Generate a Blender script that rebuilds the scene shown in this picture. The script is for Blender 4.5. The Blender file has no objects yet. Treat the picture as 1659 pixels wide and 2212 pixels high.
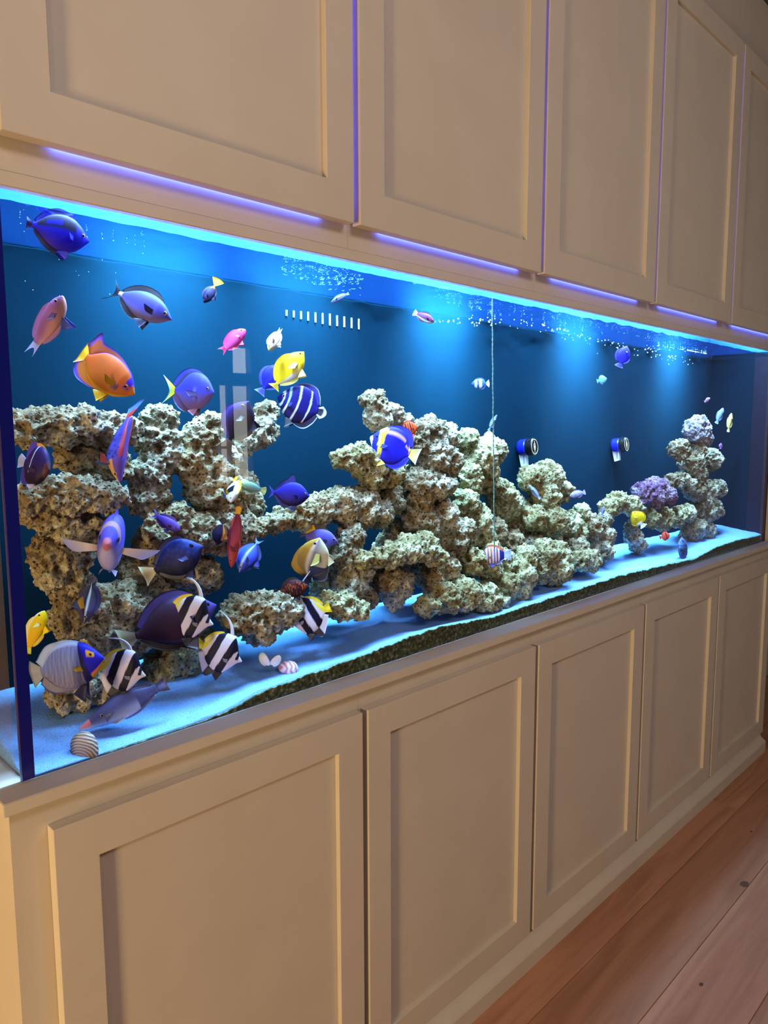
import bpy, bmesh, math, random
from mathutils import Vector, Matrix, noise
random.seed(7)
SC = bpy.context.scene
COL = SC.collection
Z0 = 0.875                      # height of the lower door tops above the floor
# ------------------------------------------------------------------ camera
FW, FH, FPX = 1659, 2212, 1574.36
CP = Vector((-0.3515, -1.0062, 1.4323))
CR = Vector((0.70641, -0.70780, -0.00324)); CU = Vector((0.08352, 0.07882, 0.99338)); CW = Vector((0.70286, 0.70200, -0.11479))
cd = bpy.data.cameras.new('camera'); cam = bpy.data.objects.new('camera', cd); COL.objects.link(cam)
cam.matrix_world = Matrix(((CR.x, CU.x, -CW.x, CP.x), (CR.y, CU.y, -CW.y, CP.y), (CR.z, CU.z, -CW.z, CP.z), (0, 0, 0, 1)))
cd.sensor_fit = 'VERTICAL'; cd.sensor_height = 24.0; cd.lens = 24.0 * FPX / FH; cd.clip_start = 0.02
SC.camera = cam
SC.cycles.max_bounces = 8; SC.cycles.diffuse_bounces = 3
# ------------------------------------------------------------------ world, lights, exposure
SC.view_settings.view_transform = 'Standard'; SC.view_settings.look = 'None'
SC.view_settings.exposure = 0.0; SC.view_settings.gamma = 1.0; SC.view_settings.use_curve_mapping = False
wd = bpy.data.worlds.new('world'); SC.world = wd; wd.use_nodes = True
wd.node_tree.nodes['Background'].inputs[0].default_value = (1.0, 0.85, 0.72, 1); wd.node_tree.nodes['Background'].inputs[1].default_value = 0.10


def area(name, loc, aim, sx, sy, power, colour, spread=180):
    l = bpy.data.lights.new(name, 'AREA'); l.shape = 'RECTANGLE'; l.size = sx; l.size_y = sy; l.energy = power; l.color = colour; l.spread = math.radians(spread)
    o = bpy.data.objects.new(name, l); COL.objects.link(o); o.location = loc
    o.rotation_euler = (Vector(aim) - Vector(loc)).to_track_quat('-Z', 'Y').to_euler()
    return o


area('hall_lamp_light', (-2.4, -0.82, 0.85), (0.6, 0.0, 0.85), 0.35, 0.9, 66, (1.0, 0.70, 0.32))
area('ceiling_lamp_light', (0.9, -1.75, 2.93), (1.1, 0, 0.5), 1.5, 0.9, 32, (1.0, 0.84, 0.77))  # soft fill added overhead to brighten the door fronts, no fixture
area('downlight_light', (-1.0, -1.1, 2.90), (0.5, 0, 1.2), 0.10, 0.10, 2.5, (1.0, 0.78, 0.58))
TANKC = (0.42, 0.70, 1.0)
for lx, pw in ((0.36, 8), (0.68, 6), (1.18, 13), (1.88, 13), (2.62, 11)):
    area('tank_lamp_light', (lx, 0.215, Z0 + 1.0), (lx, 0.36, Z0 + 0.62), 0.22, 0.07, pw, (0.32, 0.78, 1.0), 68)
for sy_, pw in ((0.068, 128), (0.135, 20)):
    area('tank_strip_light', (1.5, sy_, Z0 + 1.05), (1.5, sy_, 0), 2.9, 0.03, pw, TANKC)  # fill strips added inside the hood to brighten the front sand
# ------------------------------------------------------------------ pixel helpers: a point of the room at depth y (or height z)


def ray(px, py):
    return CR * ((px - FW / 2) / FPX) - CU * ((py - FH / 2) / FPX) + CW


def at(px, py, y):
    d = ray(px, py); return CP + d * ((y - CP.y) / d.y)


def pxm(P):                     # metres per pixel at point P
    return (Vector(P) - CP).dot(CW) / FPX


def lin(c):
    return tuple(((v / 255) / 12.92 if v / 255 <= 0.04045 else ((v / 255 + 0.055) / 1.055) ** 2.4) for v in c)


# ------------------------------------------------------------------ materials
def nmat(name):
    m = bpy.data.materials.new(name); m.use_nodes = True
    nt = m.node_tree
    return m, nt, nt.nodes, nt.links, nt.nodes['Principled BSDF']


def ramp(N, stops):
    r = N.new('ShaderNodeValToRGB'); e = r.color_ramp.elements
    while len(e) < len(stops): e.new(0.5)
    for k, (p, c) in enumerate(stops):
        e[k].position = p; e[k].color = (*c, 1)
    return r


def tex(N, L, kind, scale, vec=None, **kw):
    t = N.new('ShaderNodeTex' + kind); t.inputs['Scale'].default_value = scale
    for k, v in kw.items(): t.inputs[k].default_value = v
    if vec is not None: L.new(vec, t.inputs['Vector'])
    return t


def mapping(N, L, sc):
    tc = N.new('ShaderNodeTexCoord'); mp = N.new('ShaderNodeMapping'); mp.inputs['Scale'].default_value = sc
    L.new(tc.outputs['Object'], mp.inputs[0]); return mp.outputs[0]


def bump(N, L, b, src, strength, dist):
    bn = N.new('ShaderNodeBump'); bn.inputs['Strength'].default_value = strength; bn.inputs['Distance'].default_value = dist
    L.new(src, bn.inputs['Height']); L.new(bn.outputs[0], b.inputs['Normal'])


def flat(name, c, rough=0.5, metal=0.0, emit=0.0, spec=0.5):
    m, nt, N, L, b = nmat(name)
    b.inputs['Base Color'].default_value = (*c, 1); b.inputs['Roughness'].default_value = rough; b.inputs['Metallic'].default_value = metal
    b.inputs['Specular IOR Level'].default_value = spec
    if emit: b.inputs['Emission Color'].default_value = (*c, 1); b.inputs['Emission Strength'].default_value = emit
    return m


def mottled(name, stops, scale, rough=0.6, bscale=200, bstr=0.2, bdist=0.001, detail=6, sc=(1, 1, 1), spec=0.4):
    m, nt, N, L, b = nmat(name)
    v = mapping(N, L, sc)
    t = tex(N, L, 'Noise', scale, v, Detail=detail, Roughness=0.6); r = ramp(N, stops)
    L.new(t.outputs['Fac'], r.inputs[0]); L.new(r.outputs[0], b.inputs['Base Color'])
    t2 = tex(N, L, 'Noise', bscale, v, Detail=3); bump(N, L, b, t2.outputs['Fac'], bstr, bdist)
    b.inputs['Roughness'].default_value = rough; b.inputs['Specular IOR Level'].default_value = spec
    return m


M = {}
M['paint'] = mottled('cream_cabinet_paint', ((0.3, (0.60, 0.53, 0.46)), (0.7, (0.64, 0.57, 0.50))), 6, 0.42, 700, 0.05, 0.0004, 3)
M['wallpaint'] = mottled('tan_wall_paint', ((0.3, (0.50, 0.36, 0.22)), (0.7, (0.54, 0.39, 0.25))), 5, 0.6, 500, 0.1, 0.0005)
M['wallback'] = mottled('grey_wall_paint', ((0.3, (0.13, 0.11, 0.095)), (0.7, (0.15, 0.125, 0.105))), 4, 0.7)
M['trimp'] = flat('dark_seam', (0.10, 0.07, 0.05), 0.8)
M['led'] = flat('blue_led', (0.06, 0.11, 1.0), 0.5, 0, 24)  # glow colour for hood light leaking under the doors, no real LED
M['led2'] = flat('violet_led', (0.12, 0.10, 1.0), 0.5, 0, 30)
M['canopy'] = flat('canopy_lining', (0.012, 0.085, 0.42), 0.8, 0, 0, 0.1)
M['back'] = mottled('blue_back_panel', ((0.35, (0.0006, 0.0105, 0.0235)), (0.7, (0.0008, 0.013, 0.0285))), 3, 0.9, 60, 0.02, 0.001, 4, (1, 1, 0.25), 0.03)
M['endpanel'] = mottled('dark_end_panel', ((0.35, (0.005, 0.004, 0.016)), (0.7, (0.007, 0.006, 0.022))), 4, 0.5, 60, 0.02, 0.001, 4, (1, 1, 0.25), 0.3)
M['bluestrip'] = flat('blue_acrylic_edge', (0.004, 0.008, 0.22), 0.15)
M['black'] = flat('black_plastic', (0.006, 0.006, 0.009), 0.3)
M['pumpblue'] = flat('blue_plastic', (0.005, 0.012, 0.42), 0.35)
M['white'] = flat('white_plastic', (0.75, 0.74, 0.86), 0.35)
M['gold'] = flat('gold_print', (0.75, 0.55, 0.30), 0.4)
M['rope'] = mottled('pale_cord', ((0.3, (0.08, 0.16, 0.15)), (0.7, (0.16, 0.23, 0.17))), 60, 0.8, 400, 0.4, 0.002)
M['slot'] = flat('pale_weir_slot', (0.55, 0.80, 1.0), 0.3)
M['bubble'] = flat('bubble', (0.65, 0.85, 1.0), 0.1)
M['eye'] = None

# glass
m, nt, N, L, b = nmat('clear_glass'); N.remove(b)
out = N['Material Output']; tr = N.new('ShaderNodeBsdfTransparent'); gl = N.new('ShaderNodeBsdfGlossy'); mx = N.new('ShaderNodeMixShader'); fr = N.new('ShaderNodeFresnel')
tr.inputs[0].default_value = (0.97, 0.985, 1.0, 1); gl.inputs['Roughness'].default_value = 0.0; fr.inputs[0].default_value = 1.33
ge = N.new('ShaderNodeNewGeometry'); mt = N.new('ShaderNodeMath'); mt.operation = 'SUBTRACT'; mt.inputs[0].default_value = 1.0; ml = N.new('ShaderNodeMath'); ml.operation = 'MULTIPLY'
L.new(ge.outputs['Backfacing'], mt.inputs[1]); L.new(mt.outputs[0], ml.inputs[0]); L.new(fr.outputs[0], ml.inputs[1])      # thin pane: only the outer face mirrors
lg = N.new('ShaderNodeLayerWeight'); lg.inputs[0].default_value = 0.5; rg = ramp(N, ((0.78, (0, 0, 0)), (0.86, (1, 1, 1)))); L.new(lg.outputs['Facing'], rg.inputs[0])   # near grazing the pane mirrors totally
mm_ = N.new('ShaderNodeMath'); mm_.operation = 'MAXIMUM'; L.new(ml.outputs[0], mm_.inputs[0]); L.new(rg.outputs[0], mm_.inputs[1])
L.new(mm_.outputs[0], mx.inputs[0]); L.new(tr.outputs[0], mx.inputs[1]); L.new(gl.outputs[0], mx.inputs[2]); L.new(mx.outputs[0], out.inputs[0])
M['glass'] = m
# water surface
m, nt, N, L, b = nmat('water_surface'); N.remove(b)
out = N['Material Output']; tr = N.new('ShaderNodeBsdfTransparent'); gl = N.new('ShaderNodeBsdfGlossy'); mx = N.new('ShaderNodeMixShader')
tr.inputs[0].default_value = (0.85, 0.95, 1.0, 1); gl.inputs['Roughness'].default_value = 0.03; gl.inputs[0].default_value = (0.62, 0.78, 0.88, 1); 
lw = N.new('ShaderNodeLayerWeight'); lw.inputs[0].default_value = 0.5; rw = ramp(N, ((0.33, (0.06, 0.06, 0.06)), (0.42, (0.93, 0.93, 0.93))))   # beyond the critical angle the surface mirrors
L.new(lw.outputs['Facing'], rw.inputs[0]); L.new(rw.outputs[0], mx.inputs[0])
v = mapping(N, L, (1, 1, 1)); t = tex(N, L, 'Noise', 22, v, Detail=3); bn = N.new('ShaderNodeBump'); bn.inputs['Strength'].default_value = 0.5; bn.inputs['Distance'].default_value = 0.01
L.new(t.outputs['Fac'], bn.inputs['Height']); L.new(bn.outputs[0], gl.inputs['Normal'])
L.new(tr.outputs[0], mx.inputs[1]); L.new(gl.outputs[0], mx.inputs[2]); L.new(mx.outputs[0], out.inputs[0])
M['water'] = m


def rock_mat(name, dark, mid, light, pale, scale=9.0):
    m, nt, N, L, b = nmat(name)
    tc = N.new('ShaderNodeTexCoord'); gv = tc.outputs['Object']
    n1 = tex(N, L, 'Noise', scale, gv, Detail=8, Roughness=0.65)
    r1 = ramp(N, ((0.30, dark), (0.43, mid), (0.55, light), (0.68, pale)))
    L.new(n1.outputs['Fac'], r1.inputs[0])
    n2 = tex(N, L, 'Noise', 70, gv, Detail=5, Roughness=0.7)
    r2 = ramp(N, ((0.30, (0.30, 0.26, 0.20)), (0.48, (0.50, 0.51, 0.48)), (0.66, (0.95, 1.0, 1.02))))
    L.new(n2.outputs['Fac'], r2.inputs[0])
    mu = N.new('ShaderNodeMix'); mu.data_type = 'RGBA'; mu.blend_type = 'MULTIPLY'; mu.inputs[0].default_value = 0.9
    L.new(r1.outputs[0], mu.inputs[6]); L.new(r2.outputs[0], mu.inputs[7])
    vo = tex(N, L, 'Voronoi', 120, gv); r3 = ramp(N, ((0.12, (0.14, 0.10, 0.07)), (0.34, (1, 1, 1)))); L.new(vo.outputs['Distance'], r3.inputs[0])
    mu2 = N.new('ShaderNodeMix'); mu2.data_type = 'RGBA'; mu2.blend_type = 'MULTIPLY'; mu2.inputs[0].default_value = 0.75
    L.new(mu.outputs[2], mu2.inputs[6]); L.new(r3.outputs[0], mu2.inputs[7]); L.new(mu2.outputs[2], b.inputs['Base Color'])
    n3 = tex(N, L, 'Noise', 180, gv, Detail=4)
    ad = N.new('ShaderNodeMath'); ad.operation = 'ADD'; L.new(n3.outputs['Fac'], ad.inputs[0]); L.new(n2.outputs['Fac'], ad.inputs[1])
    ad2 = N.new('ShaderNodeMath'); ad2.operation = 'ADD'; L.new(ad.outputs[0], ad2.inputs[0]); L.new(r3.outputs[0], ad2.inputs[1])
    bump(N, L, b, ad2.outputs[0], 1.0, 0.006)
    b.inputs['Roughness'].default_value = 0.85; b.inputs['Specular IOR Level'].default_value = 0.25
    return m


M['rock_tan'] = rock_mat('tan_live_rock', (0.20, 0.11, 0.05), (0.44, 0.30, 0.16), (0.62, 0.50, 0.32), (0.88, 0.82, 0.66))
M['rock_green'] = rock_mat('greenish_live_rock', (0.20, 0.12, 0.05), (0.42, 0.33, 0.16), (0.60, 0.54, 0.30), (0.88, 0.86, 0.62))
M['rock_grey'] = rock_mat('grey_tan_live_rock', (0.18, 0.11, 0.06), (0.40, 0.29, 0.17), (0.60, 0.51, 0.36), (0.88, 0.85, 0.72))
M['rock_purple'] = rock_mat('purple_coralline_rock', (0.10, 0.03, 0.10), (0.24, 0.10, 0.24), (0.42, 0.26, 0.42), (0.75, 0.66, 0.80))
M['rock_lilac'] = rock_mat('lilac_grey_rock', (0.16, 0.10, 0.14), (0.36, 0.28, 0.38), (0.58, 0.50, 0.62), (0.85, 0.82, 0.92))
# sand
m, nt, N, L, b = nmat('white_coral_sand'); v = mapping(N, L, (1, 1, 1))
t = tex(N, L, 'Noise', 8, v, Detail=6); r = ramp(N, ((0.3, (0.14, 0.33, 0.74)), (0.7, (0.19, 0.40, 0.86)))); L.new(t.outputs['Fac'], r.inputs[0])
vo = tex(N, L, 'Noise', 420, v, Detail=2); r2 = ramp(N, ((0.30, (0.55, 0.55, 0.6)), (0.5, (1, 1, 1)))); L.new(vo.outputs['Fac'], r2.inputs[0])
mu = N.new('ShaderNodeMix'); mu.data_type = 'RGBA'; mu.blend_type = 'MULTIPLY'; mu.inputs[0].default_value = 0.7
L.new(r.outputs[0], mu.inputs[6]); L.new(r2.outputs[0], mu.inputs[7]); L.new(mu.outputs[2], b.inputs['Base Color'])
bump(N, L, b, vo.outputs['Fac'], 0.5, 0.003); b.inputs['Roughness'].default_value = 0.9
M['sand'] = m
M['algae'] = mottled('green_black_algae', ((0.32, (0.008, 0.008, 0.004)), (0.47, (0.04, 0.045, 0.012)), (0.58, (0.11, 0.115, 0.05)), (0.72, (0.32, 0.35, 0.32))), 120, 0.9, 400, 0.6, 0.002)
# fish skin: pattern from the 'pattern' colour attribute with fine scale relief
m, nt, N, L, b = nmat('fish_skin'); at_ = N.new('ShaderNodeAttribute'); at_.attribute_name = 'pattern'
v = mapping(N, L, (1, 1, 1)); vo = tex(N, L, 'Voronoi', 46, v); r = ramp(N, ((0.0, (0.80, 0.80, 0.80)), (0.5, (1.08, 1.08, 1.08)))); L.new(vo.outputs['Distance'], r.inputs[0])
mu = N.new('ShaderNodeMix'); mu.data_type = 'RGBA'; mu.blend_type = 'MULTIPLY'; mu.inputs[0].default_value = 0.6
L.new(at_.outputs['Color'], mu.inputs[6]); L.new(r.outputs[0], mu.inputs[7]); L.new(mu.outputs[2], b.inputs['Base Color'])
b.inputs['Roughness'].default_value = 0.55; b.inputs['Specular IOR Level'].default_value = 0.18
M['fish'] = m
# fin: attribute colour with fine ray streaks
m, nt, N, L, b = nmat('fish_fin'); at_ = N.new('ShaderNodeAttribute'); at_.attribute_name = 'pattern'
L.new(at_.outputs['Color'], b.inputs['Base Color']); b.inputs['Roughness'].default_value = 0.5
M['fin'] = m
# oak planks
m, nt, N, L, b = nmat('oak_plank'); oi = N.new('ShaderNodeObjectInfo'); tc = N.new('ShaderNodeTexCoord'); mp = N.new('ShaderNodeMapping'); mp.inputs['Scale'].default_value = (1.2, 14, 14)
ad = N.new('ShaderNodeVectorMath'); ad.operation = 'ADD'; sc3 = N.new('ShaderNodeVectorMath'); sc3.operation = 'SCALE'; sc3.inputs[3].default_value = 37
L.new(oi.outputs['Random'], sc3.inputs[0]); L.new(tc.outputs['Object'], ad.inputs[0]); L.new(sc3.outputs[0], ad.inputs[1]); L.new(ad.outputs[0], mp.inputs[0])
t = tex(N, L, 'Noise', 1.6, mp.outputs[0], Detail=8, Roughness=0.6, Distortion=0.8)
r = ramp(N, ((0.30, (0.32, 0.150, 0.085)), (0.5, (0.42, 0.205, 0.122)), (0.72, (0.50, 0.25, 0.155)))); L.new(t.outputs['Fac'], r.inputs[0])
hs = N.new('ShaderNodeHueSaturation'); mr = N.new('ShaderNodeMapRange'); mr.inputs[3].default_value = 0.88; mr.inputs[4].default_value = 1.1
L.new(oi.outputs['Random'], mr.inputs[0]); L.new(mr.outputs[0], hs.inputs['Value']); L.new(r.outputs[0], hs.inputs['Color']); L.new(hs.outputs[0], b.inputs['Base Color'])
bump(N, L, b, t.outputs['Fac'], 0.15, 0.002); b.inputs['Roughness'].default_value = 0.6; b.inputs['Specular IOR Level'].default_value = 0.25
M['oak'] = m
M['knot'] = flat('dark_wood_knot', (0.11, 0.05, 0.028), 0.7)


# ------------------------------------------------------------------ object helpers
def link(o, parent=None):
    COL.objects.link(o)
    if parent is not None: o.parent = parent
    return o


def tag(o, label=None, cat=None, group=None, kind=None):
    if label: o['label'] = label
    if cat: o['category'] = cat
    if group: o['group'] = group
    if kind: o['kind'] = kind
    return o


def empty(name, loc=(0, 0, 0)):
    o = bpy.data.objects.new(name, None); o.empty_display_size = 0.02; o.location = loc; return link(o)


def mesh(name, vs, fs, mat, parent=None, smooth=False):
    me = bpy.data.meshes.new(name); me.from_pydata([tuple(v) for v in vs], [], fs); me.update()
    if smooth: me.polygons.foreach_set('use_smooth', [True] * len(me.polygons))
    if mat: me.materials.append(mat)
    return link(bpy.data.objects.new(name, me), parent)


def boxes(name, bs, mat, parent=None, bevel=0.0):
    bm = bmesh.new()
    for x0, x1, y0, y1, z0, z1 in bs:
        r = bmesh.ops.create_cube(bm, size=1)
        for v in r['verts']:
            v.co = ((x0 + x1) / 2 + v.co.x * (x1 - x0), (y0 + y1) / 2 + v.co.y * (y1 - y0), (z0 + z1) / 2 + v.co.z * (z1 - z0))
    if bevel: bmesh.ops.bevel(bm, geom=bm.edges[:], offset=bevel, segments=2, affect='EDGES')
    me = bpy.data.meshes.new(name); bm.to_mesh(me); bm.free(); me.materials.append(mat)
    return link(bpy.data.objects.new(name, me), parent)


# ------------------------------------------------------------------ setting: floor, walls
P = 0.61; GAP = 0.0150; XL = -0.049; XR = 3.052
fl = empty('floor'); tag(fl, kind='structure')
shared = {}
rows = [1.45 - 0.23 * k for k in range(5)] + [0.30, -0.1115] + [-0.1115 - 0.19 * k for k in range(1, 16)]
for k in range(len(rows) - 1):
    x = -2.4 - 0.45 * (k % 3) if k < 5 else -2.0 - 0.12 * (k % 3)
    lens = 2.6
    if k == 5: x = 2.43 - 2.6 * 2
    while x < 6.0:
        h = rows[k] - rows[k + 1]
        key = round(h, 3)
        if key not in shared:
            bm = bmesh.new(); bmesh.ops.create_cube(bm, size=1)
            for v in bm.verts: v.co = (v.co.x * (lens - 0.0016), v.co.y * (h - 0.0014), v.co.z * 0.018 - 0.009)
            bmesh.ops.bevel(bm, geom=[e for e in bm.edges if all(v.co.z > -0.005 for v in e.verts)], offset=0.0012, segments=1, affect='EDGES')
            me = bpy.data.meshes.new('plank'); bm.to_mesh(me); bm.free(); me.materials.append(M['oak']); shared[key] = me
        o = link(bpy.data.objects.new('plank', shared[key]), fl); o.location = (x + lens / 2, (rows[k] + rows[k + 1]) / 2, 0)
        x += lens
for kx, ky, rr in ((1.967, -0.29, 0.012), (1.45, -0.36, 0.005), (2.30, -0.20, 0.004)):
    mesh('knot', [(kx + rr * 1.5 * math.cos(a * 0.52) * (1 + 0.2 * math.sin(a * 3)), ky + rr * math.sin(a * 0.52), 0.0004) for a in range(12)] + [(kx + rr * 1.5 * math.cos(a * 0.52), ky + rr * math.sin(a * 0.52), -0.004) for a in range(12)],
         [tuple(range(12))] + [(a, (a + 1) % 12, 12 + (a + 1) % 12, 12 + a) for a in range(12)], M['knot'], fl)
boxes('subfloor', [(-3, 6, -3.2, 1.46, -0.06, -0.019)], M['trimp'], fl)
o = boxes('wall_left', [(-3.0, XR + 0.0, 1.46, 1.54, 0, 2.98)], M['wallpaint']); tag(o, kind='structure')
o = boxes('wall_right', [(XR + 0.02, 6, 0.33, 0.40, 0, 3.0)], M['wallpaint']); tag(o, kind='structure')
o = boxes('baseboard_right', [(XR + 0.006, 6, 0.310, 0.329, 0, 0.10)], M['paint'], bevel=0.003); tag(o, kind='structure')
# the wall behind the photographer with its tall narrow window, mirrored faintly in the tank glass
wx0, wx1 = 2.255, 2.50
o = boxes('wall_back', [(-3, wx0, -3.09, -3.0, 0, 3.0), (wx1, 6, -3.09, -3.0, 0, 3.0), (wx0, wx1, -3.09, -3.0, 0, 1.07), (wx0, wx1, -3.09, -3.0, 1.71, 1.79), (wx0, wx1, -3.09, -3.0, 1.96, 3.0), (wx0, 2.36, -3.09, -3.0, 1.79, 1.96)], M['wallback']); tag(o, kind='structure')
w1 = boxes('window_1', [(wx0, wx1, -3.075, -3.06, 1.07, 1.71)], flat('daylight_pane', (0.95, 1.0, 0.92), 0.2, 0, 11.0)); tag(w1, kind='structure')
boxes('window_frame', [(2.335, 2.350, -3.06, -3.03, 1.07, 1.71), (2.362, 2.375, -3.06, -3.03, 1.07, 1.71), (wx0, wx1, -3.06, -3.02, 1.30, 1.315)], M['trimp'], w1)
w2 = boxes('window_2', [(2.36, wx1, -3.075, -3.06, 1.79, 1.96)], flat('daylight_transom', (0.95, 1.0, 0.92), 0.2, 0, 14.0)); tag(w2, kind='structure')
o = boxes('trim_2', [(0.0, 0.12, -3.0, -0.06, 2.56, 2.979)], M['wallback']); tag(o, kind='structure')  # unseen ceiling beam, added to shade the upper doors along a slanting edge
o = boxes('ceiling', [(-3, 6, -3.09, 1.54, 2.981, 3.02)], M['wallback']); tag(o, kind='structure')


# ------------------------------------------------------------------ cabinets
def shaker(parent, x0, x1, z0, z1, name='door'):
    s = 0.064; y0, y1 = 0.0, 0.0215
    bm = bmesh.new()
    o4 = [(x0, z0), (x1, z0), (x1, z1), (x0, z1)]; i4 = [(x0 + s, z0 + s), (x1 - s, z0 + s), (x1 - s, z1 - s), (x0 + s, z1 - s)]
    vs = [(x, y0, z) for x, z in o4] + [(x, y0, z) for x, z in i4] + [(x, y1, z) for x, z in o4] + [(x, y1, z) for x, z in i4]
    fs = []
    for k in range(4):
        n = (k + 1) % 4
        fs += [(k, n, 4 + n, 4 + k), (8 + n, 8 + k, 12 + k, 12 + n), (n, k, 8 + k, 8 + n), (4 + k, 4 + n, 12 + n, 12 + k)]
    d = mesh(name, vs, fs, M['paint'], parent)
    bv = d.modifiers.new('edge', 'BEVEL'); bv.width = 0.0012; bv.segments = 2; bv.limit_method = 'ANGLE'
    boxes('recessed_panel', [(x0 + s - 0.006, x1 - s + 0.006, 0.0105, 0.0185, z0 + s - 0.006, z1 - s + 0.006)], M['paint'], d)
    return d


ORD = ['first', 'second', 'third', 'fourth', 'fifth']
LZ0, LZ1 = Z0 - 0.791, Z0
for k in range(5):
    x0 = k * P; x1 = (k + 1) * P - GAP
    cx0 = XL if k == 0 else k * P - GAP / 2; cx1 = XR if k == 4 else (k + 1) * P - GAP / 2
    c = empty('base_cabinet', ((cx0 + cx1) / 2, 0.2, 0)); c.location = (0, 0, 0)
    lab = ['cream base cabinet at the near end of the row, its bare left side lit yellow', 'cream base cabinet directly right of the nearest one, under the middle rocks', 'cream base cabinet in the middle of the lower row of five',
           'cream base cabinet next to last before the far right end', 'cream base cabinet at the far right end, beside the tan wall'][k]
    tag(c, lab, 'cabinet', 'base cabinets under the aquarium')
    boxes('face_frame', [(cx0 + 0.0003, cx1 - 0.0003, 0.022, 0.040, 0.03, Z0 + 0.0415)], M['paint'], c)
    boxes('carcass', [(cx0 + (0.0015 if k == 0 else 0.001), cx1 - 0.001, 0.0418, 0.50, 0.0, Z0 + 0.0415)], M['paint'], c)
    shaker(c, x0, x1, LZ0, LZ1)
bb = mesh('baseboard_front', [(x, y, z) for x in (XL - 0.012, XR - 0.02) for y, z in ((0.0215, 0), (-0.016, 0), (-0.016, 0.043), (-0.013, 0.049), (-0.006, 0.053), (0.004, 0.061), (0.010, 0.072), (0.0215, 0.074))],
          [tuple(range(8)), tuple(range(15, 7, -1))] + [(k, k + 8, (k + 1) % 8 + 8, (k + 1) % 8) for k in range(8)], M['paint']); tag(bb, kind='structure')
ct = boxes('counter_ledge', [(-0.061, XR + 0.35, 0.0, 0.52, Z0 + 0.042, Z0 + 0.061)], M['paint'], bevel=0.001)
tag(ct, 'narrow cream counter ledge running along under the glass tank', 'counter')
UZ0, UZ1 = Z0 + 0.926, Z0 + 1.866
XU = -0.0127
for k in range(5):
    x0 = k * P + XU; x1 = (k + 1) * P - GAP + XU
    cx0 = -0.055 if k == 0 else x0 - GAP / 2; cx1 = XR if k == 4 else x1 + GAP / 2
    c = empty('wall_cabinet'); lab = ['tall cream wall cabinet at the near end above the tank, largest in view', 'tall cream wall cabinet directly right of the nearest one, above the tank', 'tall cream wall cabinet in the middle of the upper row of five',
                                      'tall cream wall cabinet with its panel top corner in view, next to last', 'tall cream wall cabinet at the far right end of the upper row'][k]
    tag(c, lab, 'cabinet', 'wall cabinets above the aquarium')
    boxes('face_frame', [(cx0 + 0.0003, cx1 - 0.0003, 0.0275, 0.042, Z0 + 0.887, 2.977)], M['paint'], c)
    boxes('carcass', [(cx0, cx1 - 0.0003, 0.44, 0.50, Z0 + 0.90, 2.977), (cx0, cx1 - 0.0003, 0.0425, 0.44, Z0 + 1.25, Z0 + 1.27)] + ([(cx0, cx0 + 0.018, 0.0425, 0.44, Z0 + 0.88, Z0 + 1.25)] if k == 0 else []), M['paint'], c)
    shaker(c, x0, x1, UZ0, UZ1)
    boxes('led_strip', [(x0 + 0.07, x1 - 0.06, 0.0222, 0.0245, UZ0 + 0.003, UZ0 + 0.006)], M['led'], c)  # added glowing strip, stands in for hood light leaking below the door
    if k < 4: boxes('led_strip', [(x1 - 0.010, x1 - 0.007, 0.0222, 0.0245, UZ0 + 0.02, UZ1 - 0.02)], M['led2'], c)  # added glow for the light leaking through the upright door gap
vl = boxes('trim_1', [(-0.055, XR + 0.02, 0.0265, 0.0415, Z0 + 0.867, Z0 + 0.8868)], M['paint'], bevel=0.0012); tag(vl, kind='structure')
ep = boxes('end_panel', [(XR, XR + 0.05, 0.018, 0.50, Z0 + 0.0612, Z0 + 0.8868)], M['wallpaint']); tag(ep, 'tan upright panel closing the far right end of tank', 'panel')
BYC = 0.315
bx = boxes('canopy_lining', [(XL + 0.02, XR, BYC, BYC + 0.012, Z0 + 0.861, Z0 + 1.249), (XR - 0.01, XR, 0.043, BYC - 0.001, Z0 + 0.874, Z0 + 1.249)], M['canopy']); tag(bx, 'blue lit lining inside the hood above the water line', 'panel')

# ------------------------------------------------------------------ aquarium tank
GY = 0.042; TB = Z0 + 0.0612; TT = Z0 + 0.873; BY = 0.30; TX0, TX1 = -0.022, XR - 0.012
tk = empty('aquarium_tank', (0, 0, 0)); tag(tk, 'long glass aquarium built in between the cream cabinet rows', 'aquarium')
boxes('front_pane', [(TX0, TX1, GY, GY + 0.008, TB, TT)], M['glass'], tk)
boxes('side_pane', [(TX0, TX0 + 0.006, GY + 0.030, BY, TB, TT)], M['glass'], tk)
boxes('pane_edge', [(TX0 + 0.0005, TX0 + 0.0195, GY + 0.0085, GY + 0.0115, TB, TT)], M['bluestrip'], tk)
boxes('back_panel', [(TX0, TX1 + 0.01, BY, BY + 0.012, TB, Z0 + 0.86)], M['back'], tk)
boxes('end_pane', [(TX1, TX1 + 0.010, GY, BY, TB, TT)], M['back'], tk)
boxes('end_strip', [(TX1 - 0.004, TX1 - 0.0004, GY + 0.009, GY + 0.075, TB + 0.02, TT - 0.02)], M['endpanel'], tk)
boxes('bottom_pane', [(TX0 + 0.02, TX1, GY + 0.0085, BY, TB, TB + 0.0008)], M['endpanel'], tk)
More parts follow.
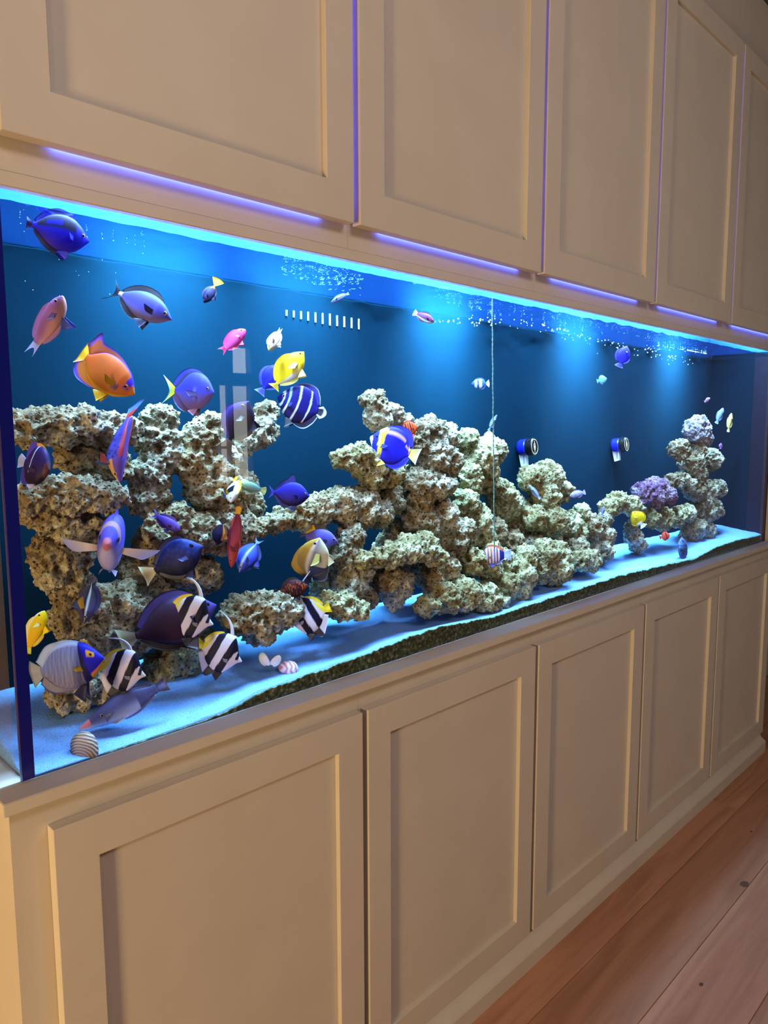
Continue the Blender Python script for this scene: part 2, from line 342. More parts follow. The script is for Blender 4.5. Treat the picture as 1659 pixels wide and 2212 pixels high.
# water surface with small waves
WZ = Z0 + 0.857
nx, ny = 240, 26
vs = []
for i in range(nx + 1):
    for j in range(ny + 1):
        x = TX0 + 0.007 + (TX1 - 0.008 - TX0) * i / nx; y = GY + 0.009 + (BY - GY - 0.010) * j / ny
        amp = 0.0015 + 0.0035 * max(0, math.exp(-((x - 1.9) / 0.9) ** 2))
        vs.append((x, y, WZ + amp * noise.noise((x * 22, y * 22, 3)) + 0.4 * amp * noise.noise((x * 60, y * 60, 9))))
fs = [(i * (ny + 1) + j, (i + 1) * (ny + 1) + j, (i + 1) * (ny + 1) + j + 1, i * (ny + 1) + j + 1) for i in range(nx) for j in range(ny)]
wa = mesh('water_surface', vs, fs, M['water'], None, True); tag(wa, 'rippling water surface just below the upper cabinet trim', 'water', kind='stuff')
# sand bed
SF = [(-0.02, 0.064), (0.0, 0.064), (0.12, 0.063), (0.1973, 0.063), (0.3114, 0.0699), (0.3898, 0.0867), (0.5435, 0.093), (0.6695, 0.0976), (0.8121, 0.1079), (0.8906, 0.1082), (1.0843, 0.0935), (1.3812, 0.0967), (1.7555, 0.1007), (2.1275, 0.0876), (2.3269, 0.0781), (2.5225, 0.0981), (2.7416, 0.101), (3.0171, 0.0907), (3.1, 0.09)]


def interp(T, x):
    if x <= T[0][0]: return T[0][1]
    for (a, b), (c, d) in zip(T, T[1:]):
        if x <= c:
            t = (x - a) / (c - a); return b + (d - b) * t
    return T[-1][1]


def smooth_step(a, b, x):
    t = max(0.0, min(1.0, (x - a) / (b - a))); return t * t * (3 - 2 * t)


def sandz(x, y):
    f = interp(SF, x); t = (y - GY - 0.009)
    w = math.exp(-t / (0.05 + 0.10 * (1 - smooth_step(0.25, 0.6, x))))
    z = f * w + (0.094 + 0.006 * math.sin(x * 4 + 1)) * (1 - w) + 0.022 * smooth_step(0.02, 0.22, t)
    return Z0 + max(0.0626, z + 0.006 * noise.noise((x * 6, y * 9, 1)) * min(1, t / 0.03) + 0.0022 * noise.noise((x * 30, y * 30, 4)))


nx, ny = 420, 60
vs = []
for i in range(nx + 1):
    for j in range(ny + 1):
        x = TX0 + 0.0065 + (TX1 - 0.0005 - TX0 - 0.0065) * i / nx; y = GY + 0.0122 + (BY - 0.0005 - GY - 0.0122) * (j / ny) ** 1.4
        vs.append((x, y, sandz(x, y)))
n = len(vs)
fs = [(i * (ny + 1) + j, (i + 1) * (ny + 1) + j, (i + 1) * (ny + 1) + j + 1, i * (ny + 1) + j + 1) for i in range(nx) for j in range(ny)]
for i in range(nx + 1): vs.append((vs[i * (ny + 1)][0], vs[i * (ny + 1)][1], TB + 0.0009))
fs += [(n + i, n + i + 1, (i + 1) * (ny + 1), i * (ny + 1)) for i in range(nx)]
m0 = len(vs)
for j in range(ny + 1): vs.append((vs[j][0], vs[j][1], TB + 0.0009))
fs += [(m0 + j + 1, m0 + j, j, j + 1) for j in range(ny)]
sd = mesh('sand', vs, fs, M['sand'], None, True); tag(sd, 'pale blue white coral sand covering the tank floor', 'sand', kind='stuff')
# algae band between sand and glass: a thin crust with an uneven top edge
vs, fs = [], []
nA = 700
for i in range(nA + 1):
    x = 0.10 + (TX1 - 0.012 - 0.10) * i / nA
    top = Z0 + interp(SF, x) - 0.004 + 0.004 * noise.noise((x * 25, 2, 0)) + 0.003 * noise.noise((x * 110, 5, 0))
    lo = TB + 0.0005
    th = 0.0008 + 0.0006 * noise.noise((x * 60, 0, 7))
    if x < 0.40: top = lo + (top - lo) * smooth_step(0.08, 0.40, x) * 0.9 + 0.001
    top = max(top, lo + 0.0012)
    vs += [(x, GY + 0.0119, lo), (x, GY + 0.0106 - th, lo + 0.0004), (x, GY + 0.0106 - th, top - 0.001), (x, GY + 0.0119, top)]
for i in range(nA):
    a = i * 4; b_ = a + 4
    for k in range(4): fs.append((a + k, a + (k + 1) % 4, b_ + (k + 1) % 4, b_ + k))
fs += [(0, 3, 2, 1), (nA * 4, nA * 4 + 1, nA * 4 + 2, nA * 4 + 3)]
al = mesh('algae', vs, fs, M['algae']); tag(al, 'dark green algae crust along bottom of the front glass', 'algae', kind='stuff')

# ------------------------------------------------------------------ live rocks
def make_rock(name, label, blobs, y, mat, seed, rough=1.0, vox=None):
    """blobs: (px, py, radius in px[, y]); each blob becomes a ball at its own depth, the balls fuse and are eroded with lumps and pits"""
    bm = bmesh.new(); pts = []
    for q in blobs:
        yy = 0.078 + 0.66 * ((q[3] if len(q) > 3 else y) - 0.10)
        p = at(q[0], q[1], yy); r = (q[2] * 1.10 + 3) * pxm(p)
        pts.append((p, r))
    cen = sum((p for p, r in pts), Vector()) / len(pts)
    for p, r in pts:
        g = bmesh.ops.create_icosphere(bm, subdivisions=3, radius=r)
        for v in g['verts']: v.co = v.co * 0.97 + (p - cen)
    me = bpy.data.meshes.new(name); bm.to_mesh(me); bm.free()
    o = bpy.data.objects.new(name, me); COL.objects.link(o)
    md = o.modifiers.new('fuse', 'REMESH'); md.mode = 'VOXEL'
    md.voxel_size = vox or max(0.0026, min(0.0038, pxm(cen) * 3.2))
    dg = bpy.context.evaluated_depsgraph_get()
    nm = bpy.data.meshes.new_from_object(o.evaluated_get(dg)); o.modifiers.clear(); o.data = nm; bpy.data.meshes.remove(me)
    rm = sum(r for p, r in pts) / len(pts)
    # relax once so the ball seams blend
    bm = bmesh.new(); bm.from_mesh(nm)
    for _ in range(3): bmesh.ops.smooth_vert(bm, verts=bm.verts, factor=0.5, use_axis_x=True, use_axis_y=True, use_axis_z=True)
    bm.normal_update()
    s = Vector((seed * 3.17, seed * 1.7, seed * 0.9)); A = rm * rough
    new = []
    for v in bm.verts:
        q = v.co
        f1 = noise.noise(q * (0.9 / rm) + s)
        q2 = q + Vector((f1, noise.noise(q * 40 + s), 0)) * 0.006
        f2 = noise.noise(q2 * 48 + s)
        c1 = noise.voronoi(q2 * 38 + s)[0][0]            # knobs
        c2 = noise.voronoi(q2 * 75 + s)[0][0]
        c3 = noise.voronoi(q * 30 - s)[0][0]             # pits
        d = A * 0.20 * f1 + 0.005 * f2 + 0.009 * (0.40 - c1) + 0.009 * (0.40 - c2)
        if c3 < 0.36: d -= 0.013 * (1 - (c3 / 0.36) ** 2)
        d += 0.0042 * noise.noise(q * 150 + s) + 0.003 * noise.noise(q * 260 + s)
        new.append(v.co + v.normal * d)
    for v, c in zip(bm.verts, new): v.co = c
    bm.to_mesh(nm); bm.free()
    nm.polygons.foreach_set('use_smooth', [True] * len(nm.polygons)); nm.materials.clear(); nm.materials.append(M[mat])
    o.location = cen
    # keep inside the tank
    for v in nm.vertices:
        wy = v.co.y + cen.y
        if wy > BY - 0.004: v.co.y = BY - 0.004 - cen.y
        if wy < GY + 0.016: v.co.y = GY + 0.016 - cen.y
        if v.co.x + cen.x > TX1 - 0.004: v.co.x = TX1 - 0.004 - cen.x
        if v.co.x + cen.x < TX0 + 0.010: v.co.x = TX0 + 0.010 - cen.x
        if v.co.z + cen.z < TB + 0.008: v.co.z = TB + 0.008 - cen.z
    nm.update()
    tag(o, label, 'rock', 'live rocks piled in the aquarium')
    return o


ROCKS = [
 ('shadowed rock at the back between the left boulder and the brown column', [(330, 1180, 40), (300, 1230, 40), (360, 1240, 36)], .33, 'rock_tan'),
 ('brown rock at the back low beside the dark cave of the left pile', [(500, 1010, 34), (520, 1050, 34), (540, 1090, 30)], .33, 'rock_tan'),
 ('shadowed filler rock deep inside the middle pile', [(870, 1150, 40), (850, 1190, 40), (880, 1220, 40), (900, 1040, 36)], .31, 'rock_tan'),
 ('shadowed rock deep behind the low right rocks', [(1100, 1180, 34), (1140, 1180, 34), (1180, 1170, 30), (1060, 1150, 30)], .31, 'rock_tan'),
 ('rock at the back below the pale column of the middle pile', [(700, 1270, 30), (720, 1240, 34), (730, 1205, 30)], .27, 'rock_green'),
 ('flat pale rock slab at upper left, topmost of the left pile', [(48, 925, 40), (95, 915, 38), (140, 918, 40), (185, 920, 42), (232, 924, 38), (272, 925, 30)], .25, 'rock_grey'),
 ('tall pale rock standing behind the curved purple fish', [(345, 915, 38), (340, 945, 46), (350, 985, 46), (325, 1030, 44), (320, 1075, 44)], .31, 'rock_grey'),
 ('brown rock wedged under the topmost left slab', [(150, 990, 34), (195, 1000, 40), (240, 1005, 38)], .30, 'rock_tan'),
 ('knobbly shelf rock just under the dark angelfish with white bar', [(62, 1078, 34), (105, 1066, 38), (150, 1068, 42), (200, 1068, 40), (245, 1075, 30)], .20, 'rock_grey'),
 ('brown rock hanging below the left shelf rock', [(70, 1105, 30), (115, 1122, 36), (160, 1140, 42), (190, 1140, 34)], .24, 'rock_tan'),
 ('upright rock leg at left, above the base boulder', [(105, 1195, 40), (150, 1200, 46), (185, 1175, 30), (115, 1240, 38), (160, 1255, 36)], .27, 'rock_tan'),
 ('big pale boulder at lower left behind the dark tang', [(155, 1290, 40), (150, 1345, 40), (205, 1310, 50), (260, 1300, 46), (310, 1310, 46), (225, 1365, 44), (290, 1365, 46), (345, 1290, 32)], .28, 'rock_grey'),
 ('low rock on the sand beneath the grey blue faced angelfish', [(135, 1500, 34), (175, 1490, 42), (215, 1480, 36)], .24, 'rock_tan'),
 ('greenish rock between two black and white bannerfish', [(385, 1405, 44), (425, 1395, 40), (400, 1440, 36), (350, 1440, 36)], .29, 'rock_green'),
 ('tall brown rock column left of the window reflection', [(455, 915, 26), (430, 950, 36), (415, 1000, 38), (465, 1000, 46), (450, 1055, 50), (500, 1070, 40), (470, 1100, 40)], .27, 'rock_tan'),
 ('pale rock knob at the top right of the left pile', [(570, 895, 28), (560, 930, 36), (530, 955, 26)], .29, 'rock_grey'),
 ('brown rock behind the red vertical wrasse', [(345, 1140, 34), (385, 1135, 42), (435, 1150, 48), (485, 1150, 48), (530, 1140, 34)], .25, 'rock_tan'),
 ('brown rock hanging under the pile behind the dark blue tang', [(400, 1225, 42), (435, 1245, 40), (455, 1240, 24)], .28, 'rock_tan'),
 ('long bridge rock linking the left and middle piles', [(560, 1140, 22), (600, 1125, 28), (645, 1112, 30), (690, 1100, 36), (735, 1092, 42), (780, 1098, 42), (815, 1110, 32)], .23, 'rock_tan'),
 ('rounded boulder alone on the sand left of the right bannerfish', [(520, 1330, 42), (560, 1325, 48), (605, 1322, 42), (560, 1362, 34), (635, 1315, 26)], .17, 'rock_grey'),
 ('pale rock spire topping the middle pile', [(808, 868, 26), (815, 900, 30), (845, 895, 24), (868, 918, 24)], .26, 'rock_grey'),
 ('pale lobed rock at left of the blue and yellow angelfish', [(742, 990, 22), (770, 990, 32), (800, 1005, 36), (838, 1015, 36), (805, 1038, 28)], .22, 'rock_green'),
 ('rock right of the blue and yellow angelfish', [(895, 945, 34), (930, 930, 30), (962, 945, 28), (930, 985, 42), (960, 1000, 36)], .25, 'rock_grey'),
 ('small pale rock jutting from the middle pile below the angelfish', [(905, 1040, 30), (935, 1048, 32), (960, 1050, 24)], .22, 'rock_grey'),
 ('pitted brown boulder at heart of the middle pile', [(900, 1085, 34), (905, 1130, 40), (945, 1120, 42), (965, 1165, 44), (920, 1180, 40), (985, 1145, 34)], .24, 'rock_tan'),
 ('neck rock under the lobed pale rock', [(830, 1065, 34), (845, 1085, 26)], .28, 'rock_tan'),
 ('sloping pale ledge rock in front of the middle pile', [(780, 1212, 22), (812, 1205, 26), (845, 1198, 28), (880, 1188, 30), (915, 1182, 30), (940, 1200, 24)], .15, 'rock_green'),
 ('pale rock column below the right end of the bridge', [(755, 1165, 32), (745, 1205, 32), (770, 1235, 34), (750, 1270, 36), (785, 1295, 28)], .19, 'rock_grey'),
 ('dark pitted round rock in the cave of the middle pile', [(838, 1255, 32), (862, 1262, 32), (850, 1288, 26)], .18, 'rock_tan'),
 ('rock right of the dark cave in the middle pile', [(925, 1240, 32), (960, 1225, 32), (940, 1272, 26), (975, 1250, 24)], .21, 'rock_tan'),
 ('low green rock on sand below the bridge end', [(712, 1305, 28), (745, 1310, 30), (775, 1320, 20)], .13, 'rock_green'),
 ('tall greenish rock behind the middle pile beside the cord', [(1012, 955, 26), (1030, 990, 42), (1060, 975, 30), (1005, 1035, 38), (1045, 1030, 34)], .31, 'rock_green'),
 ('greenish rock behind the cord, left of the round topped rock', [(1075, 1065, 32), (1095, 1090, 34), (1120, 1105, 28), (1075, 1100, 26)], .33, 'rock_green'),
 ('greenish rock left of the cord foot', [(1005, 1095, 34), (1025, 1125, 36), (1040, 1155, 28), (1015, 1165, 24)], .25, 'rock_green'),
 ('rock behind the orange striped fish', [(1018, 1212, 30), (1050, 1222, 32), (1085, 1218, 28), (1060, 1195, 24)], .19, 'rock_green'),
 ('broad low rock at the foot of the middle pile', [(925, 1308, 24), (960, 1292, 34), (1000, 1285, 38), (1045, 1295, 36), (1075, 1300, 24)], .14, 'rock_green'),
 ('round topped green rock below left pump', [(1148, 1032, 28), (1185, 1030, 32), (1210, 1060, 24), (1175, 1070, 34)], .29, 'rock_green'),
 ('long low rock behind the round topped rock', [(1105, 1140, 24), (1135, 1135, 22), (1165, 1145, 20)], .33, 'rock_grey'),
 ('bumpy rock under the round topped rock', [(1155, 1120, 26), (1190, 1125, 32), (1225, 1135, 28), (1255, 1110, 20), (1245, 1150, 26)], .25, 'rock_green'),
 ('rock left of the sand clearing, in front of the arch', [(1240, 1185, 26), (1280, 1140, 26), (1300, 1160, 26), (1290, 1190, 30), (1305, 1125, 16)], .21, 'rock_grey'),
 ('round rock on the sand before the right end rocks', [(1250, 1212, 22), (1272, 1208, 24)], .15, 'rock_green'),
 ('blocky green rock on the sand right of the orange striped fish', [(1180, 1195, 30), (1205, 1200, 28), (1200, 1232, 32), (1165, 1235, 24)], .15, 'rock_green'),
 ('low bumpy rock between orange striped fish and sand', [(1090, 1262, 30), (1125, 1245, 32), (1140, 1205, 24), (1120, 1275, 24)], .15, 'rock_green'),
 ('green arch rock left of the yellow fish', [(1312, 1098, 20), (1335, 1086, 22), (1360, 1090, 20), (1378, 1106, 14)], .22, 'rock_green'),
 ('slim rock leg holding up the arch', [(1365, 1140, 14), (1368, 1160, 18), (1378, 1178, 16)], .23, 'rock_grey'),
 ('purple coralline rock lying on the right shelf', [(1392, 1064, 24), (1420, 1060, 26), (1442, 1072, 20), (1412, 1078, 20)], .23, 'rock_purple'),
 ('shelf rock between the arch and the far tower', [(1405, 1120, 18), (1432, 1122, 22), (1462, 1115, 20), (1485, 1108, 16)], .21, 'rock_green'),
 ('far right tower rock, rounded lilac top stone', [(1508, 928, 26), (1512, 945, 24), (1498, 935, 18)], .25, 'rock_lilac'),
 ('far right tower rock, stone under the lilac top', [(1468, 972, 20), (1495, 1000, 26), (1505, 975, 20), (1535, 992, 22), (1500, 1025, 24)], .25, 'rock_grey'),
 ('far right tower rock, small stone leaning on its left side', [(1448, 1038, 14), (1468, 1036, 16), (1485, 1048, 16)], .24, 'rock_grey'),
 ('far right tower rock, wide middle stone', [(1500, 1060, 22), (1525, 1058, 22), (1550, 1056, 16), (1515, 1080, 20)], .25, 'rock_grey'),
 ('far right tower rock, stone above the base', [(1520, 1108, 24), (1540, 1100, 20), (1505, 1100, 18)], .25, 'rock_grey'),
 ('far right tower rock, base stone in the sand', [(1500, 1140, 24), (1520, 1145, 22), (1490, 1155, 18)], .25, 'rock_grey'),
]
for i, (lab, bl, y, mt) in enumerate(ROCKS): make_rock('live_rock', lab, bl, y, mt, i + 1)

# ------------------------------------------------------------------ fish
def ipc(T, u):                  # smooth profile interpolation
    if u <= T[0][0]: return T[0][1]
    for k in range(len(T) - 1):
        (a, b), (c, d) = T[k], T[k + 1]
        if u <= c:
            t = (u - a) / (c - a)
            m0 = (d - (T[k - 1][1] if k else b)) / (c - (T[k - 1][0] if k else a) or 1) * (c - a)
            m1 = ((T[k + 2][1] if k + 2 < len(T) else d) - b) / ((T[k + 2][0] if k + 2 < len(T) else c) - a or 1) * (c - a)
            t2, t3 = t * t, t * t * t
            return (2 * t3 - 3 * t2 + 1) * b + (t3 - 2 * t2 + t) * m0 + (-2 * t3 + 3 * t2) * d + (t3 - t2) * m1
    return T[-1][1]


PROF = {
 'tang':  [(0, .03), (.06, .25), (.15, .58), (.28, .88), (.42, 1.0), (.58, .98), (.74, .74), (.88, .36), (.95, .19), (1, .16)],
 'angel': [(0, .05), (.06, .26), (.15, .55), (.28, .84), (.45, 1.0), (.62, 1.0), (.78, .84), (.9, .48), (.96, .26), (1, .22)],
 'wrasse': [(0, .10), (.06, .42), (.15, .72), (.28, .94), (.42, 1.0), (.6, .94), (.78, .72), (.9, .52), (1, .42)],
 'banner': [(0, .03), (.05, .10), (.12, .24), (.22, .60), (.34, .95), (.46, 1.0), (.62, .95), (.78, .72), (.9, .40), (.96, .22), (1, .18)],
 'bird':  [(0, .08), (.06, .22), (.14, .40), (.25, .64), (.38, .85), (.52, 1.0), (.68, .92), (.82, .64), (.93, .42), (1, .36)],
}


def colour_mesh(o, cols):
    a = o.data.color_attributes.new('pattern', 'FLOAT_COLOR', 'POINT')
    buf = []
    for c in cols: buf += [c[0] * .78, c[1] * .78, c[2] * .78, 1.0]
    a.data.foreach_set('color', buf)


def jit(c, k):
    return tuple(max(0, v * k) for v in c)


def mixc(a, b, t):
    t = max(0.0, min(1.0, t)); return tuple(x + (y - x) * t for x, y in zip(a, b))


def fan_fin(name, base, tip, col, parent, nr=14, thick=0.006, wave=0.006, phase=0.0):
    """fin between a base curve and a tip curve (functions of t in 0..1 -> Vector), a thin solid with soft ray ridges"""
    vs, fs, cs = [], [], []
    nm = 5
    for side in (1, -1):
        for i in range(nr * 2 + 1):
            t = i / (nr * 2); b0, b1 = base(t), tip(t)
            for j in range(nm + 1):
                s = j / nm; p = b0.lerp(b1, s)
                th = thick * (1 - 0.75 * s) * (1.0 if i % 2 == 0 else 0.55)
                p = p + Vector((0, side * th * 0.5 + wave * s * math.sin(t * 7 + phase), 0)); vs.append(p); cs.append(col(t, s))
    W = (nm + 1); H = nr * 2 + 1; off = W * H
    for i in range(H - 1):
        for j in range(nm):
            a = i * W + j; fs.append((a, a + 1, a + W + 1, a + W)); a += off; fs.append((a, a + W, a + W + 1, a + 1))
    for i in range(H - 1):
        for j in (0, nm):
            a, b_ = i * W + j, (i + 1) * W + j; fs.append((a, b_, b_ + off, a + off))
    for j in range(nm):
        for i in (0, H - 1):
            a, b_ = i * W + j, i * W + j + 1; fs.append((a, b_, b_ + off, a + off))
    o = mesh(name, vs, fs, M['fin'], parent, True); colour_mesh(o, [lin(c) for c in cs]); return o


def fish(name, label, px, py, L, ang, y, prof='tang', h=.3, hb=None, wid=.12, turn=0, roll=0, bend=0.0, col=None,
         tail=('fork', .28, .30), tailc=None, dorsal=None, dorsc=None, anal=None, analc=None, pect=(.22, 55), pectc=None, pelv=.18, pelvc=None,
         eye=.035, pf=.75, eyeat=(.13, .30), iris=(225, 200, 120), streamer=None, group=None, big=True, cat='fish', droop=0.0):
    hb = hb or h * 0.95
    y = 0.097 + 0.35 * (y - 0.10)
    a = math.radians(ang); tn = math.radians(turn)
    A = (CR * math.cos(a) + CU * math.sin(a)) * math.cos(tn) - CW * math.sin(tn)
    left = math.cos(a) < 0 if abs(math.cos(a)) > 0.12 else False
    Dn = (-CR * math.sin(a) + CU * math.cos(a)) * (-1 if left else 1)
    Dn = (Dn - A * Dn.dot(A)).normalized()
    if roll: Dn = Matrix.Rotation(math.radians(roll), 3, A) @ Dn
    Yv = Dn.cross(A).normalized()
    for _ in range(3):          # keep snout, tail and fins clear of the glass
        P0 = at(px, py, y); S = L * pxm(P0); tl_ = tail[1] if tail else 0
        ext = max(-A.y * .5, A.y * (.5 + tl_), 0) + .6 * abs(Dn.y) * h + .5 * wid * abs(Yv.y)
        y = max(y, GY + 0.015 + ext * S)
    P0 = at(px, py, y); S = L * pxm(P0)
    e = empty(name); e.matrix_world = Matrix(((A.x * S, Yv.x * S, Dn.x * S, P0.x), (A.y * S, Yv.y * S, Dn.y * S, P0.y), (A.z * S, Yv.z * S, Dn.z * S, P0.z), (0, 0, 0, 1)))
    tag(e, label, cat, group)
    T = PROF[prof]
    X = lambda u: 0.5 - u
    bnd = lambda x: bend * ((0.5 - x) ** 2) * 1.0 - bend * 0.25
    top = lambda u: h * max(0.0, ipc(T, u)) + droop * (u - .5)
    bot = lambda u: -hb * max(0.0, ipc(T, u)) + droop * (u - .5)
    nu, nv = (64, 28) if big else (30, 16)
    vs, fs, cs = [], [], []
    for i in range(nu + 1):
        u = i / nu; u = u if i else 0.0
        zt, zb = top(u), bot(u); zc, hh = (zt + zb) / 2, (zt - zb) / 2
        w = wid * (min(1.0, 1.25 * ipc(T, min(1, u * 0.9))) ** 0.75) * (1 - 0.78 * smooth_step(.45, 1.0, u))
        for j in range(nv):
            th = 2 * math.pi * j / nv; cz, cy = math.sin(th), math.cos(th)
            yy = w * math.copysign(abs(cy) ** 0.85, cy); zz = zc + hh * math.copysign(abs(cz) ** 0.92, cz)
            vs.append((X(u), yy + bnd(X(u)), zz)); cs.append(lin(col(u, cz, yy)))
    for i in range(nu):
        for j in range(nv): fs.append((i * nv + j, i * nv + (j + 1) % nv, (i + 1) * nv + (j + 1) % nv, (i + 1) * nv + j))
    fs += [tuple(range(nv))[::-1], tuple(nu * nv + j for j in range(nv))]
    b = mesh('body', vs, fs, M['fish'], e, True); colour_mesh(b, cs)
    dc = lambda c: (c if callable(c) else (lambda t, s, c=c: c))
    B = lambda x: Vector((0, bnd(x), 0))
    # tail
    if tail:
        kind, tl, tw = tail; zt, zb = top(1.0) * .9, bot(1.0) * .9; zm = (zt + zb) / 2
        def tb(t): return Vector((-.485, bnd(-.485), zb + (zt - zb) * t))
        def tt(t):
            q = 2 * t - 1
            ex = {'fork': tl * (0.42 + 0.58 * abs(q) ** 1.5), 'fan': tl * (1 - 0.16 * q * q), 'trunc': tl * (0.94 + 0.06 * q * q), 'lyre': tl * (0.30 + 0.7 * abs(q) ** 2.2), 'round': tl * math.sqrt(max(0, 1 - 0.8 * q * q))}[kind]
            x = -.49 - ex
            return Vector((x, bnd(x), zm + tw * q))
        fan_fin('tail_fin', tb, tt, dc(tailc or (lambda t, s: col(1, 0, 0))), e, 12 if big else 6, 0.02, 0.012)
    for nm, spec, cc, sg in (('dorsal_fin', dorsal, dorsc, 1), ('anal_fin', anal, analc, -1)):
        if not spec: continue
        u0, u1, hs, sweep = spec       # hs: [(t,height)]
        f = top if sg > 0 else bot
        def fb(t, f=f, u0=u0, u1=u1, sg=sg):
            u = u0 + (u1 - u0) * t; return Vector((X(u), bnd(X(u)), f(u) - sg * .02))
        def ft(t, f=f, u0=u0, u1=u1, hs=hs, sweep=sweep, sg=sg):
            u = u0 + (u1 - u0) * t; x = X(u) - sweep * t - sweep * .4
            return Vector((x, bnd(x), f(u) + sg * ipc(hs, t)))
        fan_fin(nm, fb, ft, dc(cc or (lambda t, s, sg=sg: col(.5, sg * .95, 0))), e, 16 if big else 6, 0.016, 0.008)
    if pect:
        pl, pa = pect
        for sg in (1, -1):
            w = wid * .86; aa = math.radians(pa)
            o_ = Vector((.20, sg * w + bnd(.2), -.06 * h / .3))
            def pb(t, o_=o_): return o_ + Vector((0, 0, .045 - .09 * t))
            def pt(t, o_=o_, sg=sg):
                k = pl * (1 - .45 * t); d = Vector((-math.cos(aa), sg * math.sin(aa), (.16 * pf) - pf * t)); return o_ + d * k + Vector((0, 0, .03))
            pcf = dc(pectc or (lambda t, s: col(.3, -.2, 0))); pk = .78 if pf == .75 else 1
            fan_fin('pectoral_fin', pb, pt, lambda t, s, pcf=pcf, pk=pk: jit(pcf(t, s), pk), e, 8 if big else 5, 0.008, 0.004)
    if pelv:
        for sg in (1, -1):
            u = .36; z = bot(u) + .02
            def vb(t, sg=sg): return Vector((X(u) + .03 - .07 * t, sg * wid * .3 + bnd(X(u)), z))
            def vt(t, sg=sg): return Vector((X(u) - .04 - .16 * t, sg * wid * .7 + bnd(X(u)), z - pelv * (1 - .6 * t)))
            fan_fin('pelvic_fin', vb, vt, dc(pelvc or (lambda t, s: col(.4, -.9, 0))), e, 5, 0.008, 0.003)
    if eye:
        u, v = eyeat
        zt, zb = top(u), bot(u); z = (zt + zb) / 2 + v * (zt - zb) / 2
        w = wid * (min(1.0, 1.25 * ipc(T, u * 0.9)) ** 0.75) * math.sqrt(max(.05, 1 - v * v)) * 0.98
        for sg in (1, -1):
            vs, fs, cs = [], [], []
            for i in range(7):
                ph = i / 6 * math.pi / 2
                for j in range(14):
                    th = 2 * math.pi * j / 14; r = eye * math.sin(ph)
                    vs.append((X(u) + r * math.cos(th), bnd(X(u)) + sg * (w + eye * .45 * math.cos(ph) - eye * .12), z + r * math.sin(th)))
                    cs.append(lin((8, 8, 14) if ph < 0.95 else iris))
            for i in range(6):
                for j in range(14):
                    q = (i * 14 + j, i * 14 + (j + 1) % 14, (i + 1) * 14 + (j + 1) % 14, (i + 1) * 14 + j); fs.append(q)
            o = mesh('eye', vs, fs, M['fish'], e, True); colour_mesh(o, cs)
    if streamer:                # long curved filament of the dorsal fin: points (x, z) in body lengths, width at root
        pts, w0, cc = streamer; n = 22; vs, fs, cs = [], [], []
        xs = [(i / (len(pts) - 1), p[0]) for i, p in enumerate(pts)]; zs = [(i / (len(pts) - 1), p[1]) for i, p in enumerate(pts)]
        C_ = [Vector((ipc(xs, i / n), 0, ipc(zs, i / n))) for i in range(n + 1)]
        for i, c_ in enumerate(C_):
            d = (C_[min(n, i + 1)] - C_[max(0, i - 1)]).normalized(); nrm = Vector((-d.z, 0, d.x)); w = w0 * (1 - .85 * i / n)
            for k in range(6):
                q = 2 * math.pi * k / 6; vs.append(c_ + nrm * w * math.cos(q) + Vector((0, .28 * w * math.sin(q), 0))); cs.append(lin(cc))
        for i in range(n):
            for k in range(6): fs.append((i * 6 + k, i * 6 + (k + 1) % 6, (i + 1) * 6 + (k + 1) % 6, (i + 1) * 6 + k))
        fs += [tuple(range(6)), tuple(n * 6 + k for k in range(6))]
        o = mesh('dorsal_streamer', vs, fs, M['fin'], e, True); colour_mesh(o, cs)
    return e


DF = (.24, .93, [(0, .03), (.2, .08), (.6, .09), (.9, .07), (1, .02)], .03)
AF = (.50, .93, [(0, .03), (.3, .08), (.8, .07), (1, .02)], .03)
DB, BK = (38, 32, 190), (10, 10, 26)
# 1 deep blue tang near the surface
def c(u, v, y): 
    if v > .1 and .28 < u < .92 and not (.5 < u < .78 and .25 < v < .62): return (10, 6, 60) if v < .92 else (20, 14, 150)
    return mixc((10, 4, 225), (84, 56, 190), (u - .5) * 1.1 - v * .7)
fish('blue_tang', 'vivid deep blue tang with black band near surface at upper left', 132, 504, 118, -6, .03, 'tang', .34, turn=-38, col=c, tail=('trunc', .10, .12), tailc=(30, 22, 120), dorsal=DF, dorsc=(34, 22, 190), anal=AF, analc=(24, 16, 90), eyeat=(.14, .25))
# 2 lilac anthias
c = lambda u, v, y: mixc((150, 92, 150), (205, 150, 140), -v * .9 + .1)
fish('anthias', 'lilac and peach fish pointing up beside the left glass edge', 112, 690, 112, 58, .12, 'wrasse', .20, wid=.11, turn=20, bend=-.25, col=c, tail=('fork', .26, .09), tailc=(165, 160, 215), dorsal=DF, dorsc=(150, 95, 165), anal=AF, analc=(160, 110, 170), pect=(.22, 25), pectc=(110, 80, 150), pelv=.3, pelvc=(80, 95, 190))
# 3 slate tang with black fins
def c(u, v, y):
    if u > .93: return (190, 160, 190)
    return mixc((66, 62, 165), (150, 130, 150), -v * .9 - .1) if v < .75 else (60, 80, 200)
fish('slate_tang', 'slate purple tang with black fins and forked tail, heading down right', 314, 662, 128, -27, .13, 'tang', .235, col=c, pelvc=(30, 28, 80), tail=('lyre', .26, .24), tailc=(16, 16, 48), dorsal=DF, dorsc=(14, 14, 42), anal=AF, analc=(12, 12, 40), pectc=(60, 56, 140))
